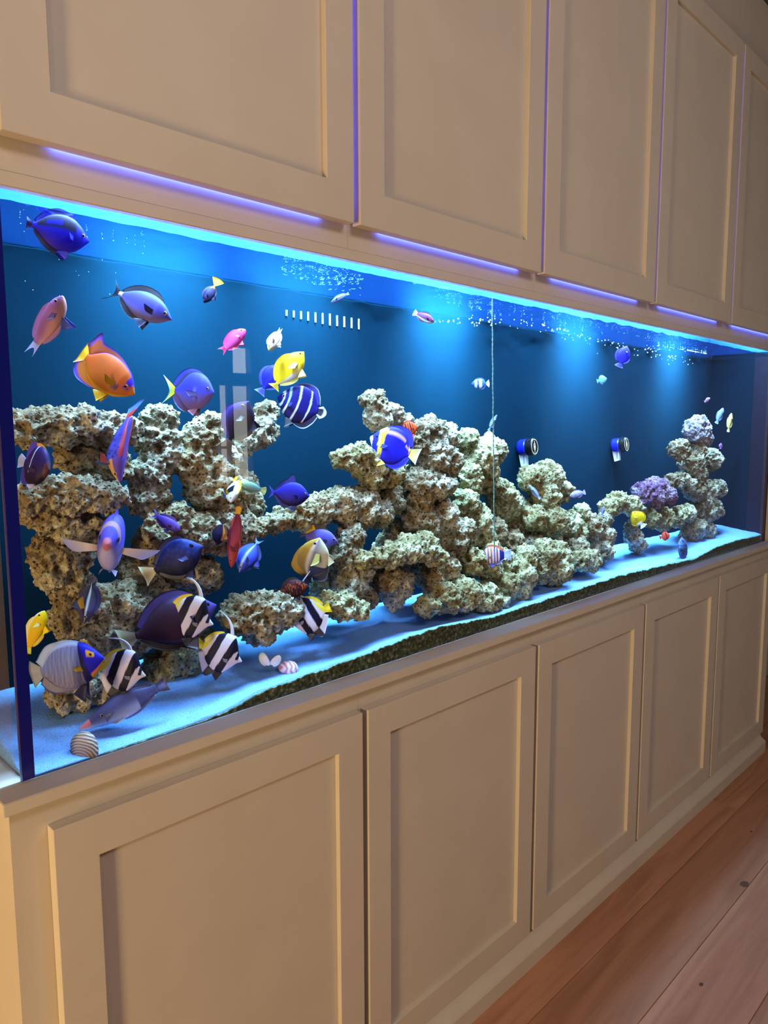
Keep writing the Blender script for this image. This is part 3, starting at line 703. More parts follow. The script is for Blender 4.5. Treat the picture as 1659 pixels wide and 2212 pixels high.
# 4 small with yellow tail
c = lambda u, v, y: (225, 215, 225) if u > .8 and v > .5 else ((230, 150, 40) if u > .86 else mixc((24, 22, 70), (70, 60, 90), u - .5))
fish('yellowtail_fish', 'small navy fish with bright yellow orange tail near the surface', 452, 636, 44, -122, .16, 'tang', .27, col=c, tail=('fan', .42, .34), tailc=lambda t, s: (250, 205, 20) if s > .25 else (250, 150, 50), dorsal=DF, dorsc=(60, 50, 80), anal=AF, analc=(16, 16, 50))
# 5 pink
c = lambda u, v, y: mixc((232, 90, 190), (190, 60, 150), abs(v) * .8)
fish('pink_fish', 'bright magenta pink fish above the window reflection', 508, 732, 60, 42, .15, 'wrasse', .24, col=c, tail=('fork', .24, .16), tailc=(215, 45, 110), dorsal=DF, dorsc=(210, 60, 140), anal=AF, analc=(200, 40, 110), pectc=(230, 80, 160))
# 6 cream slim
c = lambda u, v, y: (230, 215, 90) if u < .3 and v > .2 else ((215, 205, 220) if v > .2 else (170, 150, 140))
fish('cream_fish', 'small cream and grey fish diving above the yellow tang', 592, 737, 54, -112, .15, 'wrasse', .20, wid=.13, turn=25, col=c, tail=('fork', .24, .06), tailc=(190, 200, 120), dorsal=DF, dorsc=(200, 195, 170), anal=AF, analc=(150, 135, 130))
# 7 cleaner wrasse
c = lambda u, v, y: (14, 14, 50) if -.35 < v < .35 else (110, 130, 225)
fish('cleaner_wrasse', 'tiny blue wrasse with black stripe below the hood', 732, 645, 38, -152, .18, 'wrasse', .14, col=c, tail=('trunc', .16, .09), tailc=(120, 130, 225), dorsal=DF, dorsc=(90, 110, 220), big=False, pelv=0)
# 8 orange angelfish
def c(u, v, y):
    if u < .07: return (200, 120, 60)
    if .10 < u < .2 and v > -.35 and (v > .3 or abs(v - .0) < .12): return (60, 40, 220)
    if u < .36 and abs(u - .3) < .05 and abs(v + .25) < .22: return (110, 60, 120)
    if v > .93: return (90, 50, 190)
    b = mixc((196, 92, 34), (180, 110, 30), -v)
    return b if v > -.85 else (215, 160, 20)
fish('orange_angelfish', 'orange angelfish with blue face and trailing pointed fins at upper left', 238, 812, 132, -38, .13, 'angel', .31, col=c, tail=('trunc', .13, .20), tailc=lambda t, s: (240, 215, 40) if t > .2 else (235, 180, 120), dorsal=(.28, .97, [(0, .02), (.4, .06), (.75, .12), (.92, .34), (1, .10)], .10), dorsc=lambda t, s: (90, 55, 200) if s > .75 else (180, 85, 40), anal=(.5, .96, [(0, .02), (.5, .10), (.9, .16), (1, .05)], .10), analc=lambda t, s: (80, 60, 200) if s > .75 else (190, 110, 30), pect=(.24, 40), pectc=(215, 160, 20), pelv=.20, pelvc=(232, 185, 10), eyeat=(.16, .12), iris=(220, 140, 30))
# 9 purple tang, yellow tail
c = lambda u, v, y: mixc((62, 64, 205), (150, 118, 170), -v * .75 + .1) if not (.36 < u < .44 and -.5 < v < .1) else (110, 110, 220)
fish('purple_tang', 'violet blue tang with yellow tail swimming above the left rocks', 420, 846, 98, -6, .14, 'tang', .42, wid=.15, turn=18, col=c, tail=('fork', .36, .34), tailc=lambda t, s: (235, 225, 50) if s < .7 else (170, 215, 160), dorsal=(.3, .95, [(0, .03), (.4, .10), (.85, .14), (1, .05)], .10), dorsc=lambda t, s: (60, 66, 200) if s > .4 else (60, 60, 110), anal=(.5, .94, [(0, .03), (.4, .10), (.85, .12), (1, .03)], .08), analc=(92, 66, 120), pect=(.3, 30), pectc=(110, 110, 215), pelvc=(150, 90, 120))
# 10 dark tang
c = lambda u, v, y: mixc((34, 24, 60), (66, 50, 140), v * .8 + .1)
fish('dark_tang', 'dark purple tang over the window reflection, grey tail below', 517, 908, 98, 58, .15, 'tang', .33, wid=.16, turn=22, col=c, tail=('trunc', .48, .26), tailc=lambda t, s: (70, 62, 72), dorsal=DF, dorsc=(58, 44, 160), anal=AF, analc=(30, 22, 60), pectc=(50, 40, 90))
# 11 yellow and blue behind it
c = lambda u, v, y: (36, 34, 150) if abs(v) > .2 else (50, 46, 170)
fish('blue_fish', 'blue fish half hidden behind the leaning yellow fish', 588, 814, 64, 52, .30, 'tang', .36, col=c, tail=('trunc', .22, .22), tailc=(60, 60, 190), dorsal=DF, anal=AF, eye=0)
c = lambda u, v, y: (246, 216, 30) if v > -.55 or u < .3 else mixc((246, 216, 30), (220, 235, 240), (u - .25) * 3)
fish('yellow_tang', 'bright yellow fish with white belly leaning upward at mid tank', 627, 795, 92, 50, .14, 'tang', .27, col=c, tail=('trunc', .12, .16), tailc=(222, 200, 40), dorsal=DF, dorsc=(248, 214, 20), anal=AF, analc=(225, 225, 120), pect=(.28, 25), pectc=(200, 210, 190), eyeat=(.1, .2), eye=.03)
# 12 juvenile emperor pattern
def c(u, v, y):
    q = u + .07 * v * v
    for k, w in ((.17, .020), (.30, .024), (.53, .026), (.80, .022)):
        if abs(q - k) < w: return (225, 232, 245) if k != .30 else ((230, 225, 200) if v < -.2 else (170, 215, 240))
    return (30, 26, 130) if v > -.3 else (22, 18, 92)
fish('striped_angelfish', 'navy blue angelfish with curved white lines and ringed tail', 643, 873, 92, 160, .13, 'angel', .44, col=c, tail=('round', .22, .15), tailc=lambda t, s: (215, 230, 250) if s > .72 or t < .14 or t > .86 else (16, 14, 50), dorsal=(.26, .96, [(0, .02), (.5, .10), (.9, .12), (1, .03)], .04), dorsc=lambda t, s: (190, 215, 245) if s > .82 else (34, 30, 140), anal=(.48, .96, [(0, .02), (.5, .12), (.9, .12), (1, .03)], .06), analc=lambda t, s: (190, 215, 245) if s > .85 else (16, 14, 70), pectc=(60, 80, 200), pelv=.26, pelvc=(12, 12, 40), eyeat=(.14, .25))
# 13 blue angelfish with yellow bar
def c(u, v, y):
    q = u + .05 * v
    if q < .07: return (235, 225, 150)
    if .24 < q < .35: return (236, 206, 60) if v < .75 else (240, 225, 120)
    if .205 < q <= .24 and v > -.4: return (190, 220, 250)
    if .35 <= q < .97 and .60 < v + .35 * (q - .4) < .78: return (225, 170, 110)
    if q > .97: return (230, 190, 110)
    return (34, 30, 205) if v < .7 else (46, 44, 200)
fish('banded_angelfish', 'cobalt blue angelfish with yellow bar before the middle rock pile', 842, 962, 92, 158, .13, 'angel', .44, col=c, tail=('trunc', .24, .20), tailc=lambda t, s: (240, 225, 120) if s < .75 else (215, 225, 200), dorsal=(.28, .96, [(0, .02), (.5, .09), (.9, .12), (1, .03)], .05), dorsc=(44, 40, 205), anal=(.5, .96, [(0, .02), (.5, .10), (.9, .14), (1, .03)], .06), analc=(36, 32, 215), pect=(.2, 30), pectc=(60, 60, 200), pelv=.2, pelvc=(235, 215, 60), eyeat=(.15, .28), iris=(40, 40, 120))
# 14 flame angelfish
c = lambda u, v, y: (34, 14, 20) if any(abs(u - k) < .03 and v > -.6 for k in (.3, .45, .6, .75)) else (226, 84, 30)
fish('flame_angelfish', 'small orange red fish with black bars above the cobalt angelfish', 886, 926, 33, 15, .17, 'angel', .46, col=c, tail=('fan', .26, .2), tailc=(240, 170, 130), dorsal=DF, dorsc=(210, 70, 30), anal=AF, analc=(40, 20, 60), big=False)
# 15 dark angelfish with white bar
def c(u, v, y):
    if abs(u - .60 + .04 * v) < .022 and v > -.25: return (190, 205, 250)
    if u < .12: return (90, 50, 70)
    return mixc((44, 26, 96), (30, 14, 34), -v * .9)
fish('white_barred_angelfish', 'dark purple angelfish with white bar and orange back by left edge', 80, 1008, 84, -16, .13, 'angel', .52, wid=.16, turn=28, col=c, tail=('fan', .30, .20), tailc=(170, 175, 235), dorsal=(.26, .97, [(0, .02), (.35, .06), (.7, .12), (.9, .30), (1, .08)], .05), dorsc=lambda t, s: (232, 150, 60) if t < .6 else (80, 60, 190), anal=(.5, .96, [(0, .02), (.5, .10), (.9, .2), (1, .04)], .08), analc=(60, 44, 150), pect=(.24, 50), pectc=(60, 40, 110), pelv=.16, pelvc=(200, 190, 230), iris=(160, 90, 60))
# 16 curved spotted fish
def c(u, v, y):
    if u < .36: return (236, 180, 110) if v < .35 else (110, 80, 200)
    if abs(v) > .86: return (190, 70, 90)
    return (50, 44, 150) if noise.noise((u * 26, v * 9, y * 60)) > .28 else mixc((92, 100, 225), (80, 70, 190), abs(v))
fish('spotted_fish', 'curling violet fish with spotted back, red and blue fan tail', 254, 972, 138, -72, .13, 'bird', .21, wid=.14, turn=0, roll=38, bend=.5, col=c, tail=('fan', .26, .24), tailc=lambda t, s: (200, 60, 40) if s < .5 else (70, 120, 240), dorsal=(.3, .95, [(0, .03), (.4, .12), (.8, .14), (1, .06)], .02), dorsc=lambda t, s: (190, 70, 90) if s > .8 else (80, 80, 210), anal=AF, analc=(70, 60, 180), pect=(.26, 70), pectc=(110, 100, 205), eye=.03)
# 17 lilac fish head on
def c(u, v, y):
    if u < .05: return (200, 120, 150)
    if .16 < u < .22 and v > .1: return (180, 140, 150)
    return mixc((92, 84, 225), (190, 185, 245), -v * 1.1 + .1)
fish('lilac_fish', 'lilac fish facing the viewer with fins spread wide', 243, 1172, 132, -8, .14, 'tang', .47, hb=.45, wid=.19, turn=80, col=c, tail=('fork', .3, .25), tailc=(150, 150, 235), dorsal=DF, dorsc=(110, 90, 215), anal=AF, analc=(170, 165, 240), pect=(.62, 84), pectc=lambda t, s: mixc((225, 190, 170), (140, 150, 235), s), pelv=.12, pelvc=(190, 190, 245), pf=.5, eye=.05, eyeat=(.17, .28), iris=(60, 50, 110))
# 18 small violet
c = lambda u, v, y: mixc((92, 66, 180), (70, 50, 130), -v)
fish('violet_fish', 'small violet fish above the dark blue tang with cream tail', 364, 1131, 58, -32, .15, 'wrasse', .21, col=c, tail=('fork', .26, .18), tailc=(130, 105, 215), dorsal=DF, dorsc=(90, 60, 170), anal=AF, analc=(110, 60, 130))
# 19 dark blue tang cream tail
c = lambda u, v, y: mixc(mixc((40, 56, 160), (10, 10, 44), .35 + u * .6 - v * .4), (70, 96, 200), max(0, math.sin(v * 46 + math.sin(u * 30) * 1.5)) * (.75 - u * .6) * (.6 + v * .4))
fish('dark_blue_tang', 'dark blue tang with pinstripes and cream tail above the boulder', 386, 1206, 116, 27, .13, 'tang', .34, col=c, tail=('trunc', .26, .20), tailc=lambda t, s: (225, 205, 150), dorsal=DF, dorsc=(18, 20, 80), anal=AF, analc=(10, 10, 40), pect=(.2, 30), pectc=(70, 90, 190), eye=.045, eyeat=(.17, .42), iris=(20, 20, 50))
# 20 trigger
c = lambda u, v, y: mixc((40, 32, 170), (26, 14, 84), -v * .7 + .3)
fish('blue_triggerfish', 'dark indigo triggerfish with raised fin right of the window reflection', 630, 1068, 78, -6, .15, 'tang', .34, col=c, tail=('lyre', .30, .28), tailc=(58, 56, 200), dorsal=(.42, .92, [(0, .10), (.15, .22), (.4, .10), (.8, .08), (1, .02)], .05), dorsc=(26, 20, 110), anal=AF, analc=(30, 22, 110))
c = lambda u, v, y: mixc((180, 195, 130), (120, 160, 170), u)
fish('pale_fish', 'pale yellow green fish behind the tail of the indigo triggerfish', 540, 1052, 46, 165, .20, 'wrasse', .24, col=c, tail=('fan', .3, .2), tailc=(170, 175, 110), dorsal=DF, anal=AF, big=False)
# 21 butterfly
c = lambda u, v, y: (20, 20, 40) if .35 < u < .68 and v < .5 else (225, 228, 235)
fish('butterflyfish', 'narrow black and white fish with yellow tail on the reflection', 503, 1062, 62, -90, .13, 'angel', .30, wid=.14, turn=40, roll=35, col=c, tail=('fan', .2, .16), tailc=(240, 225, 20), dorsal=DF, dorsc=(235, 222, 60), anal=AF, analc=(225, 225, 235), pectc=(235, 220, 20))
# 22 red wrasse
c = lambda u, v, y: mixc((190, 70, 66), (120, 34, 70), u * .9 + v * .25)
fish('red_wrasse', 'slim red wrasse hanging head down with yellow tail', 507, 1168, 116, -97, .12, 'wrasse', .105, wid=.08, col=c, tail=('fan', .16, .06), tailc=(250, 185, 20), dorsal=(.24, .93, [(0, .01), (.2, .03), (.9, .03), (1, .01)], .02), dorsc=(190, 50, 90), anal=(.5, .93, [(0, .01), (.5, .025), (1, .01)], .02), analc=(130, 40, 60), pelv=.06, eye=.02)
# 23 dark small fish
c = lambda u, v, y: (214, 140, 70) if v < -.6 and u > .25 else (34, 22, 66)
fish('dusky_fish', 'small dusky fish with orange belly line left of the red wrasse', 475, 1155, 48, -104, .15, 'tang', .27, col=c, tail=('round', .3, .2), tailc=(18, 12, 34), dorsal=DF, dorsc=(26, 18, 60), anal=AF, analc=(120, 80, 60))
# 24 blue fish
c = lambda u, v, y: (200, 215, 250) if abs(v - .15) < .09 else mixc((60, 90, 230), (24, 24, 110), -v * .9)
fish('azure_fish', 'azure blue fish with white side stripe right of the red wrasse', 536, 1205, 76, -118, .14, 'tang', .28, wid=.16, turn=25, col=c, tail=('fork', .2, .14), tailc=(120, 160, 245), dorsal=DF, dorsc=(70, 110, 240), anal=AF, analc=(24, 26, 110))
# 25
c = lambda u, v, y: mixc((98, 88, 190), (120, 112, 190), -v)
fish('lavender_tang', 'lavender tang with yellow back fin behind the gold and grey angelfish', 694, 1163, 74, -12, .20, 'tang', .27, col=c, tail=('trunc', .14, .14), tailc=(90, 80, 150), dorsal=(.3, .97, [(0, .03), (.4, .12), (.8, .13), (1, .05)], .1), dorsc=lambda t, s: (240, 180, 20) if t > .6 else (60, 50, 40), anal=AF, analc=(80, 70, 150), eye=.045)
def c(u, v, y):
    if v > .35: return mixc((196, 150, 50), (150, 130, 90), u)
    if abs(v - .25) < .06: return (230, 225, 215)
    return mixc((120, 120, 150), (225, 220, 190), -v + .2) if u < .65 else (70, 72, 120)
fish('gold_angelfish', 'gold, grey and white angelfish tilted upright by the middle pile', 678, 1204, 96, 72, .13, 'angel', .36, wid=.14, turn=22, col=c, tail=('trunc', .18, .12), tailc=(60, 64, 110), dorsal=(.28, .96, [(0, .02), (.5, .09), (.9, .16), (1, .04)], .06), dorsc=(200, 160, 60), anal=(.5, .96, [(0, .02), (.5, .1), (.9, .2), (1, .04)], .08), analc=lambda t, s: (110, 140, 235) if s > .8 else (40, 44, 90), pect=(.34, 35), pectc=(230, 220, 110), eye=.035, iris=(40, 60, 190))
# 26 dark red
c = lambda u, v, y: (190, 84, 40) if noise.noise((u * 30, v * 10, 3)) > .12 and abs(v) < .7 else (52, 18, 36)
fish('dark_red_fish', 'dark maroon fish with copper scales above the lone boulder', 634, 1272, 66, 14, .16, 'tang', .30, col=c, tail=('round', .16, .16), tailc=(30, 12, 34), dorsal=DF, dorsc=(30, 12, 34), anal=AF, analc=(26, 10, 34), eye=.03)
# big dark tang
c = lambda u, v, y: mixc((96, 80, 190), (50, 24, 50), .2 + u * 1.5 - v * .25)
fish('maroon_tang', 'large dark maroon tang with pale tail behind a bannerfish', 383, 1340, 184, 20, .19, 'tang', .27, turn=-32, col=c, tail=('trunc', .20, .16), tailc=lambda t, s: mixc((120, 100, 90), (165, 165, 130), s), dorsal=DF, dorsc=(54, 34, 110), anal=AF, analc=(34, 18, 36), eye=.026, eyeat=(.12, .35), iris=(40, 30, 60))
# bannerfish
def bc(u, v, y):
    if abs(u - .13) < .035 and v > -.2: return (24, 24, 60)
    if u < .12: return (215, 210, 240)
    q = u + .10 * v
    if .26 < q < .44: return (16, 14, 44)
    if .62 < q - .04 * v < .80: return (18, 16, 50)
    if q >= .9: return (235, 220, 60)
    return (226, 218, 246)
def banner(label, px, py, L, ang, y, st, turn=0):
    fish('bannerfish', label, px, py, L, ang, y, 'banner', .50, hb=.44, wid=.10, turn=turn, col=bc, tail=('trunc', .17, .14), tailc=(245, 225, 40), dorsal=(.62, .96, [(0, .02), (.4, .06), (.75, .09), (1, .04)], .05), dorsc=lambda t, s: (240, 220, 40) if s > .3 else (226, 218, 246),
         anal=(.48, .93, [(0, .03), (.35, .22), (.7, .12), (1, .03)], .08), analc=lambda t, s: (18, 16, 48) if t < .5 else (220, 214, 240), pect=(.16, 35), pectc=(200, 195, 235), pelv=.22, pelvc=(14, 12, 40), eye=.035, eyeat=(.15, .12), iris=(20, 20, 50), streamer=(st, .055, (222, 220, 250)), group='bannerfish')
banner('bannerfish with white streamer over the maroon tang', 414, 1334, 98, -18, .115, [(.10, .38), (-.01, .62), (-.20, .78), (-.48, .82)])
banner('lowest bannerfish, head down above the open white shells', 480, 1412, 92, -22, .115, [(.10, .38), (.0, .62), (-.16, .80), (-.42, .92)])
banner('bannerfish touching the snout of the grey angelfish', 268, 1450, 96, -12, .115, [(.10, .38), (-.02, .58), (-.22, .68), (-.50, .66)])
banner('bannerfish facing away from the others beside the lone boulder', 662, 1332, 85, -158, .115, [(.10, .38), (-.04, .64), (-.22, .84), (-.52, 1.04)])
# 31 grey angelfish with blue face
def c(u, v, y):
    if u < .27 + .05 * v:
        if abs(u - .17) < .06 and .25 < v < .75: return (240, 180, 20)
        if u > .24 and v < -.35: return (230, 150, 30)
        return (32, 26, 205) if v > -.75 else (226, 140, 30)
    if u < .34: return (24, 20, 90)
    k = .5 + .5 * math.sin(u * 95 + v * 6) * math.sin(v * 34 + u * 20)
    b = mixc((96, 112, 205), (120, 96, 110), -v * .8 + .15)
    return mixc(b, (168, 180, 225), k * .55) if v < .88 else (170, 190, 240)
fish('blue_faced_angelfish', 'grey scaled angelfish with blue and yellow face at lower left', 158, 1437, 138, 13, .12, 'angel', .37, col=c, tail=('fan', .20, .22), tailc=lambda t, s: (135, 140, 165), dorsal=(.30, .98, [(0, .02), (.5, .05), (.85, .10), (1, .10)], .06), dorsc=lambda t, s: (150, 175, 245), anal=(.48, .98, [(0, .02), (.5, .06), (.85, .14), (1, .10)], .06), analc=lambda t, s: (50, 60, 190) if s > .8 else (90, 80, 130), pect=(.17, 22), pectc=(244, 190, 20), pelv=.3, pelvc=(20, 24, 90), eye=.03, eyeat=(.17, .48), iris=(200, 140, 10))
# 32
c = lambda u, v, y: (225, 230, 240) if abs(v - .2) < .07 else ((16, 14, 34) if abs(v - .2) < .2 else mixc((84, 74, 130), (50, 44, 60), u))
fish('dusky_striped_fish', 'dusky fish with white stripe seen from behind, yellow side fin', 190, 1303, 94, -88, .13, 'tang', .20, wid=.14, turn=30, col=c, tail=('round', .2, .12), tailc=(70, 66, 90), dorsal=DF, dorsc=(50, 46, 110), anal=AF, analc=(60, 55, 80), pect=(.34, 50), pectc=(225, 185, 20))
# 33 yellow at left
c = lambda u, v, y: mixc((246, 222, 20), (232, 170, 20), u * .8) if v < .75 else (235, 238, 220)
fish('yellow_wrasse', 'golden yellow fish rising beside the left glass edge', 79, 1358, 84, 66, .115, 'wrasse', .20, col=c, tail=('fan', .2, .14), tailc=(200, 200, 20), dorsal=DF, dorsc=(236, 220, 120), anal=AF, analc=(210, 190, 20), eye=.035)
# 34 bird wrasse
c = lambda u, v, y: (206, 120, 140) if u < .14 and v > -.3 else mixc((78, 78, 130), (190, 200, 235), -v * 1.2 + .15) if u < .72 else mixc((66, 66, 112), (90, 90, 150), -v)
fish('bird_wrasse', 'grey wrasse with long pink snout resting low over the sand', 258, 1530, 172, 206, .10, 'bird', .160, wid=.10, turn=28, col=c, tail=('trunc', .15, .10), tailc=(74, 74, 124), dorsal=(.24, .93, [(0, .01), (.2, .025), (.9, .025), (1, .01)], .02), dorsc=(60, 58, 100), anal=(.5, .93, [(0, .01), (.5, .025), (1, .01)], .02), analc=(110, 112, 165), pect=(.10, 20), pectc=(110, 115, 180), pelv=.05, eye=.018, eyeat=(.28, .25))
# 35 harlequin tusk
def c(u, v, y):
    if u < .1: return (214, 120, 130)
    k = (u * 7.2) % 1
    if u > .8: return (40, 36, 130)
    return (226, 120, 60) if k < .28 else ((210, 220, 250) if k < .72 else (60, 60, 170))
fish('striped_wrasse', 'small fish with orange, white and blue bars before the low rocks', 1065, 1200, 48, 182, .10, 'wrasse', .40, col=c, tail=('trunc', .34, .26), tailc=(185, 200, 245), dorsal=DF, dorsc=(232, 110, 70), anal=AF, analc=(120, 140, 240))
# small far fish
SM = [
 ('white_goby', 'slim pale blue fish before the round topped rock', 1152, 1060, 32, 130, .17, .12, (150, 165, 225), None),
 ('lilac_damselfish', 'small pale lilac fish right of the round topped rock', 1245, 1068, 28, 195, .18, .26, (165, 160, 230), None),
 ('pale_wrasse', 'tiny slim pale fish beside the hanging cord', 1066, 910, 32, 62, .15, .11, (130, 160, 225), None),
 ('humbug_damselfish', 'tiny blue fish with two white bars left of the cord', 1034, 829, 32, 182, .20, .33, (60, 100, 200), (205, 225, 250)),
 ('royal_damselfish', 'small royal blue fish high above the right pump', 1347, 766, 40, 68, .20, .36, (36, 30, 190), None),
 ('pale_damselfish', 'small pale teal fish high above between the pumps', 1302, 820, 18, 15, .22, .48, (110, 175, 205), None),
 ('plum_fish', 'small plum red fish with white tail near the surface', 919, 687, 40, -26, .18, .24, (92, 34, 80), None),
 ('silver_fish', 'small silver blue fish above the far rock tower', 1556, 895, 30, 66, .22, .18, (140, 165, 225), None),
 ('banana_fish', 'thin yellow white fish right of the far rock tower top', 1577, 909, 34, 80, .22, .12, (232, 210, 130), None),
 ('rosy_fish', 'tiny rosy speck of a fish above the far tower', 1529, 863, 12, 35, .22, .28, (170, 120, 180), None),
 ('mauve_fish', 'tiny mauve fish right of the far rock tower', 1557, 962, 10, 85, .22, .35, (170, 110, 200), None),
 ('yellow_butterflyfish', 'small yellow fish with white hind corner under the arch rock', 1376, 1119, 34, 128, .14, .46, (236, 200, 30), (235, 240, 250)),
 ('orange_fish', 'small round orange fish low before the far tower', 1438, 1158, 19, 15, .13, .46, (232, 84, 60), None),
 ('speckled_grey_fish', 'speckled grey blue fish upright on the far right sand', 1475, 1188, 48, 96, .0, .50, (90, 116, 175), None),
 ('dot_fish', 'tiny violet blue fish against the green arch rock', 1303, 1102, 17, 78, .14, .18, (130, 140, 220), None),
]
for nm, lab, x, y_, L_, an, Y_, hh, cc, c2 in SM:
    def c(u, v, y, cc=cc, c2=c2, nm=nm):
        if nm == 'humbug_damselfish' and (abs(u - .3) < .07 or abs(u - .62) < .09): return c2
        if nm == 'yellow_butterflyfish' and u > .78 and v < .2: return c2
        if nm == 'speckled_grey_fish' and noise.noise((u * 16, v * 6, y * 40)) > .15: return (50, 62, 96)
        if nm == 'orange_fish' and abs(u - .45) < .05: return (120, 40, 50)
        if nm == 'plum_fish' and v < -.6: return (180, 190, 220)
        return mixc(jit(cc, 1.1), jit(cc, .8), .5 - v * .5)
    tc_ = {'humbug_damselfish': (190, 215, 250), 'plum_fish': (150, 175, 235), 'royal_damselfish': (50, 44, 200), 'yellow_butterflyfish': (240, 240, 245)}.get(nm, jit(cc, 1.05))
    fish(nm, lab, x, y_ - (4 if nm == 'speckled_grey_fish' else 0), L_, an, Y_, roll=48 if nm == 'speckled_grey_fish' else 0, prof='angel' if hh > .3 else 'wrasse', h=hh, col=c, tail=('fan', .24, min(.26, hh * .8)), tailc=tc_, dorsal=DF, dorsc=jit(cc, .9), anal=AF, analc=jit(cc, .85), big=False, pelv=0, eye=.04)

# ------------------------------------------------------------------ pumps, cord, weir, bubbles, shells
def disc_stack(name, prof, mat, parent, n=28):     # lathe about local X: (x, r)
    vs = [(x, r * math.cos(2 * math.pi * k / n), r * math.sin(2 * math.pi * k / n)) for x, r in prof for k in range(n)]
    fs = [(i * n + k, i * n + (k + 1) % n, (i + 1) * n + (k + 1) % n, (i + 1) * n + k) for i in range(len(prof) - 1) for k in range(n)]
    fs += [tuple(range(n)), tuple((len(prof) - 1) * n + k for k in range(n))[::-1]]
    return mesh(name, vs, fs, mat, parent)


def ring(name, x, r, w, mat, parent, sy=1.0, n=28, t=0.0009):
    vs = []
    for xx in (x, x + t):
        for rr in (r, r - w):
            vs += [(xx, rr * sy * math.cos(2 * math.pi * k / n), rr * math.sin(2 * math.pi * k / n)) for k in range(n)]
    fs = []
    for k in range(n):
        q = (k + 1) % n
        fs += [(2 * n + k, 2 * n + q, 3 * n + q, 3 * n + k), (k, q, 2 * n + q, 2 * n + k), (n + q, n + k, 3 * n + k, 3 * n + q)]
    return mesh(name, vs, fs, mat, parent)


def pump(label, px, py, R, y):
    P0 = at(px, py, y); s = R * pxm(P0)
    e = empty('circulation_pump'); tag(e, label, 'pump', 'circulation pumps on the back panel')
    ax = (CR * 0.80 - CW * 0.60 + Vector((0, 0, 0.02))).normalized(); zz = Vector((0, 0, 1)); zz = (zz - ax * zz.dot(ax)).normalized(); yy = zz.cross(ax)
    e.matrix_world = Matrix(((ax.x * s, yy.x * s, zz.x * s, P0.x), (ax.y * s, yy.y * s, zz.y * s, P0.y), (ax.z * s, yy.z * s, zz.z * s, P0.z), (0, 0, 0, 1)))
    disc_stack('motor_housing', [(-1.15, .55), (-1.1, .8), (-.9, .92), (-.2, .95), (-.05, .9)], M['pumpblue'], e)
    disc_stack('front_cage', [(-.05, .94), (0, 1.02), (.18, 1.02), (.22, .9), (.32, .9), (.36, 1.0), (.72, 1.0), (.80, .93)], M['black'], e)
    ring('gold_ring', .80, .86, .06, M['gold'], e, t=.012); ring('eye_emblem', .80, .40, .12, M['gold'], e, .55, t=.012); disc_stack('emblem_pupil', [(.80, .13), (.812, .13)], M['gold'], e, 16)
    boxes('emblem_bar', [(.80, .812, -.035, .035, .36, .66), (.80, .812, -.035, .035, -.66, -.36)], M['gold'], e)
    # white bracket: tapering plate hanging below
    vs = []
    for yv in (.30, -.25):
        vs += [(-1.15, yv, .25), (-.80, yv, .35), (-.22, yv, -.6), (-.24, yv, -2.05), (-.90, yv, -2.2), (-1.1, yv, -1.0)]
    fs = [tuple(range(6)), tuple(range(11, 5, -1))] + [(k, (k + 1) % 6, (k + 1) % 6 + 6, k + 6) for k in range(6)]
    br = mesh('bracket', [(x * 1.0, yv, z) for x, yv, z in vs], fs, M['white'], e)
    boxes('bracket_slot', [(-.62, -.38, -.262, -.25, -1.85, -.9), (-.62, -.38, .30, .312, -1.85, -.9)], flat('grey_slot', (.35, .35, .5), .5), br)
    return e


pump('round black and blue pump beside the hanging cord', 1141, 966, 19, .27)
pump('round black and blue pump toward the far end', 1341, 961, 16, .27)

# hanging twisted cord
vs, fs = [], []
top_, bot_ = at(1063, 640, .066), at(1068, 1190, .066)
nS, nR = 400, 8
for i in range(nS + 1):
    p = top_.lerp(bot_, i / nS)
    for k in range(nR):
        a = 2 * math.pi * k / nR; r = 0.0015 + 0.0005 * math.cos(2 * (a - i * 0.42))
        vs.append((p.x + r * math.cos(a) + 0.0006 * math.sin(i * .13), p.y + r * math.sin(a), p.z))
fs = [(i * nR + k, i * nR + (k + 1) % nR, (i + 1) * nR + (k + 1) % nR, (i + 1) * nR + k) for i in range(nS) for k in range(nR)] + [tuple(range(nR)), tuple(nS * nR + k for k in range(nR))]
o = mesh('cord', vs, fs, M['rope'], None, True); tag(o, 'pale twisted cord hanging straight down through the water', 'cord')

# glints of the overflow weir teeth, painted as pale bars on the back panel
e = empty('overflow_weir'); tag(e, 'row of small pale overflow slots high on the back panel', 'overflow')
pa, pb = at(610, 688, BY - .004), at(785, 688, BY - .004)
for k in range(11):
    p = at(619 + 15.6 * k, 676 + 2.4 * k, BY - .002); hgt = (.006 + .0012 * k) if k < 7 else .012
    boxes('slot', [(p.x - .0016, p.x + .0016, BY - .0030, BY - .0005, p.z - hgt, p.z + hgt)], M['slot'], e)

# bubbles under the surface
bm = bmesh.new(); rnd = random.Random(3)
def bub(px, py, y, r):
    p = at(px, py, y); 
    if p.z > WZ - 0.004: p.z = WZ - 0.004
    g = bmesh.ops.create_icosphere(bm, subdivisions=1, radius=r * pxm(p))
    for v in g['verts']: v.co = v.co + p
for _ in range(110):
    x = rnd.uniform(1100, 1500); yb = 652 + (x - 1063) * .235 + 22
    bub(x, yb + abs(rnd.gauss(0, 11)), rnd.uniform(.09, .22), rnd.uniform(.6, 1.7))
for _ in range(40): bub(rnd.uniform(940, 1090), 690 + rnd.gauss(4, 5), .22, rnd.uniform(.8, 1.9))
for _ in range(60): bub(rnd.uniform(1390, 1530), 752 + rnd.gauss(0, 5), .2, rnd.uniform(.7, 1.6))
for _ in range(26): bub(rnd.uniform(20, 330), rnd.uniform(440, 640), .14, rnd.uniform(.6, 1.3))
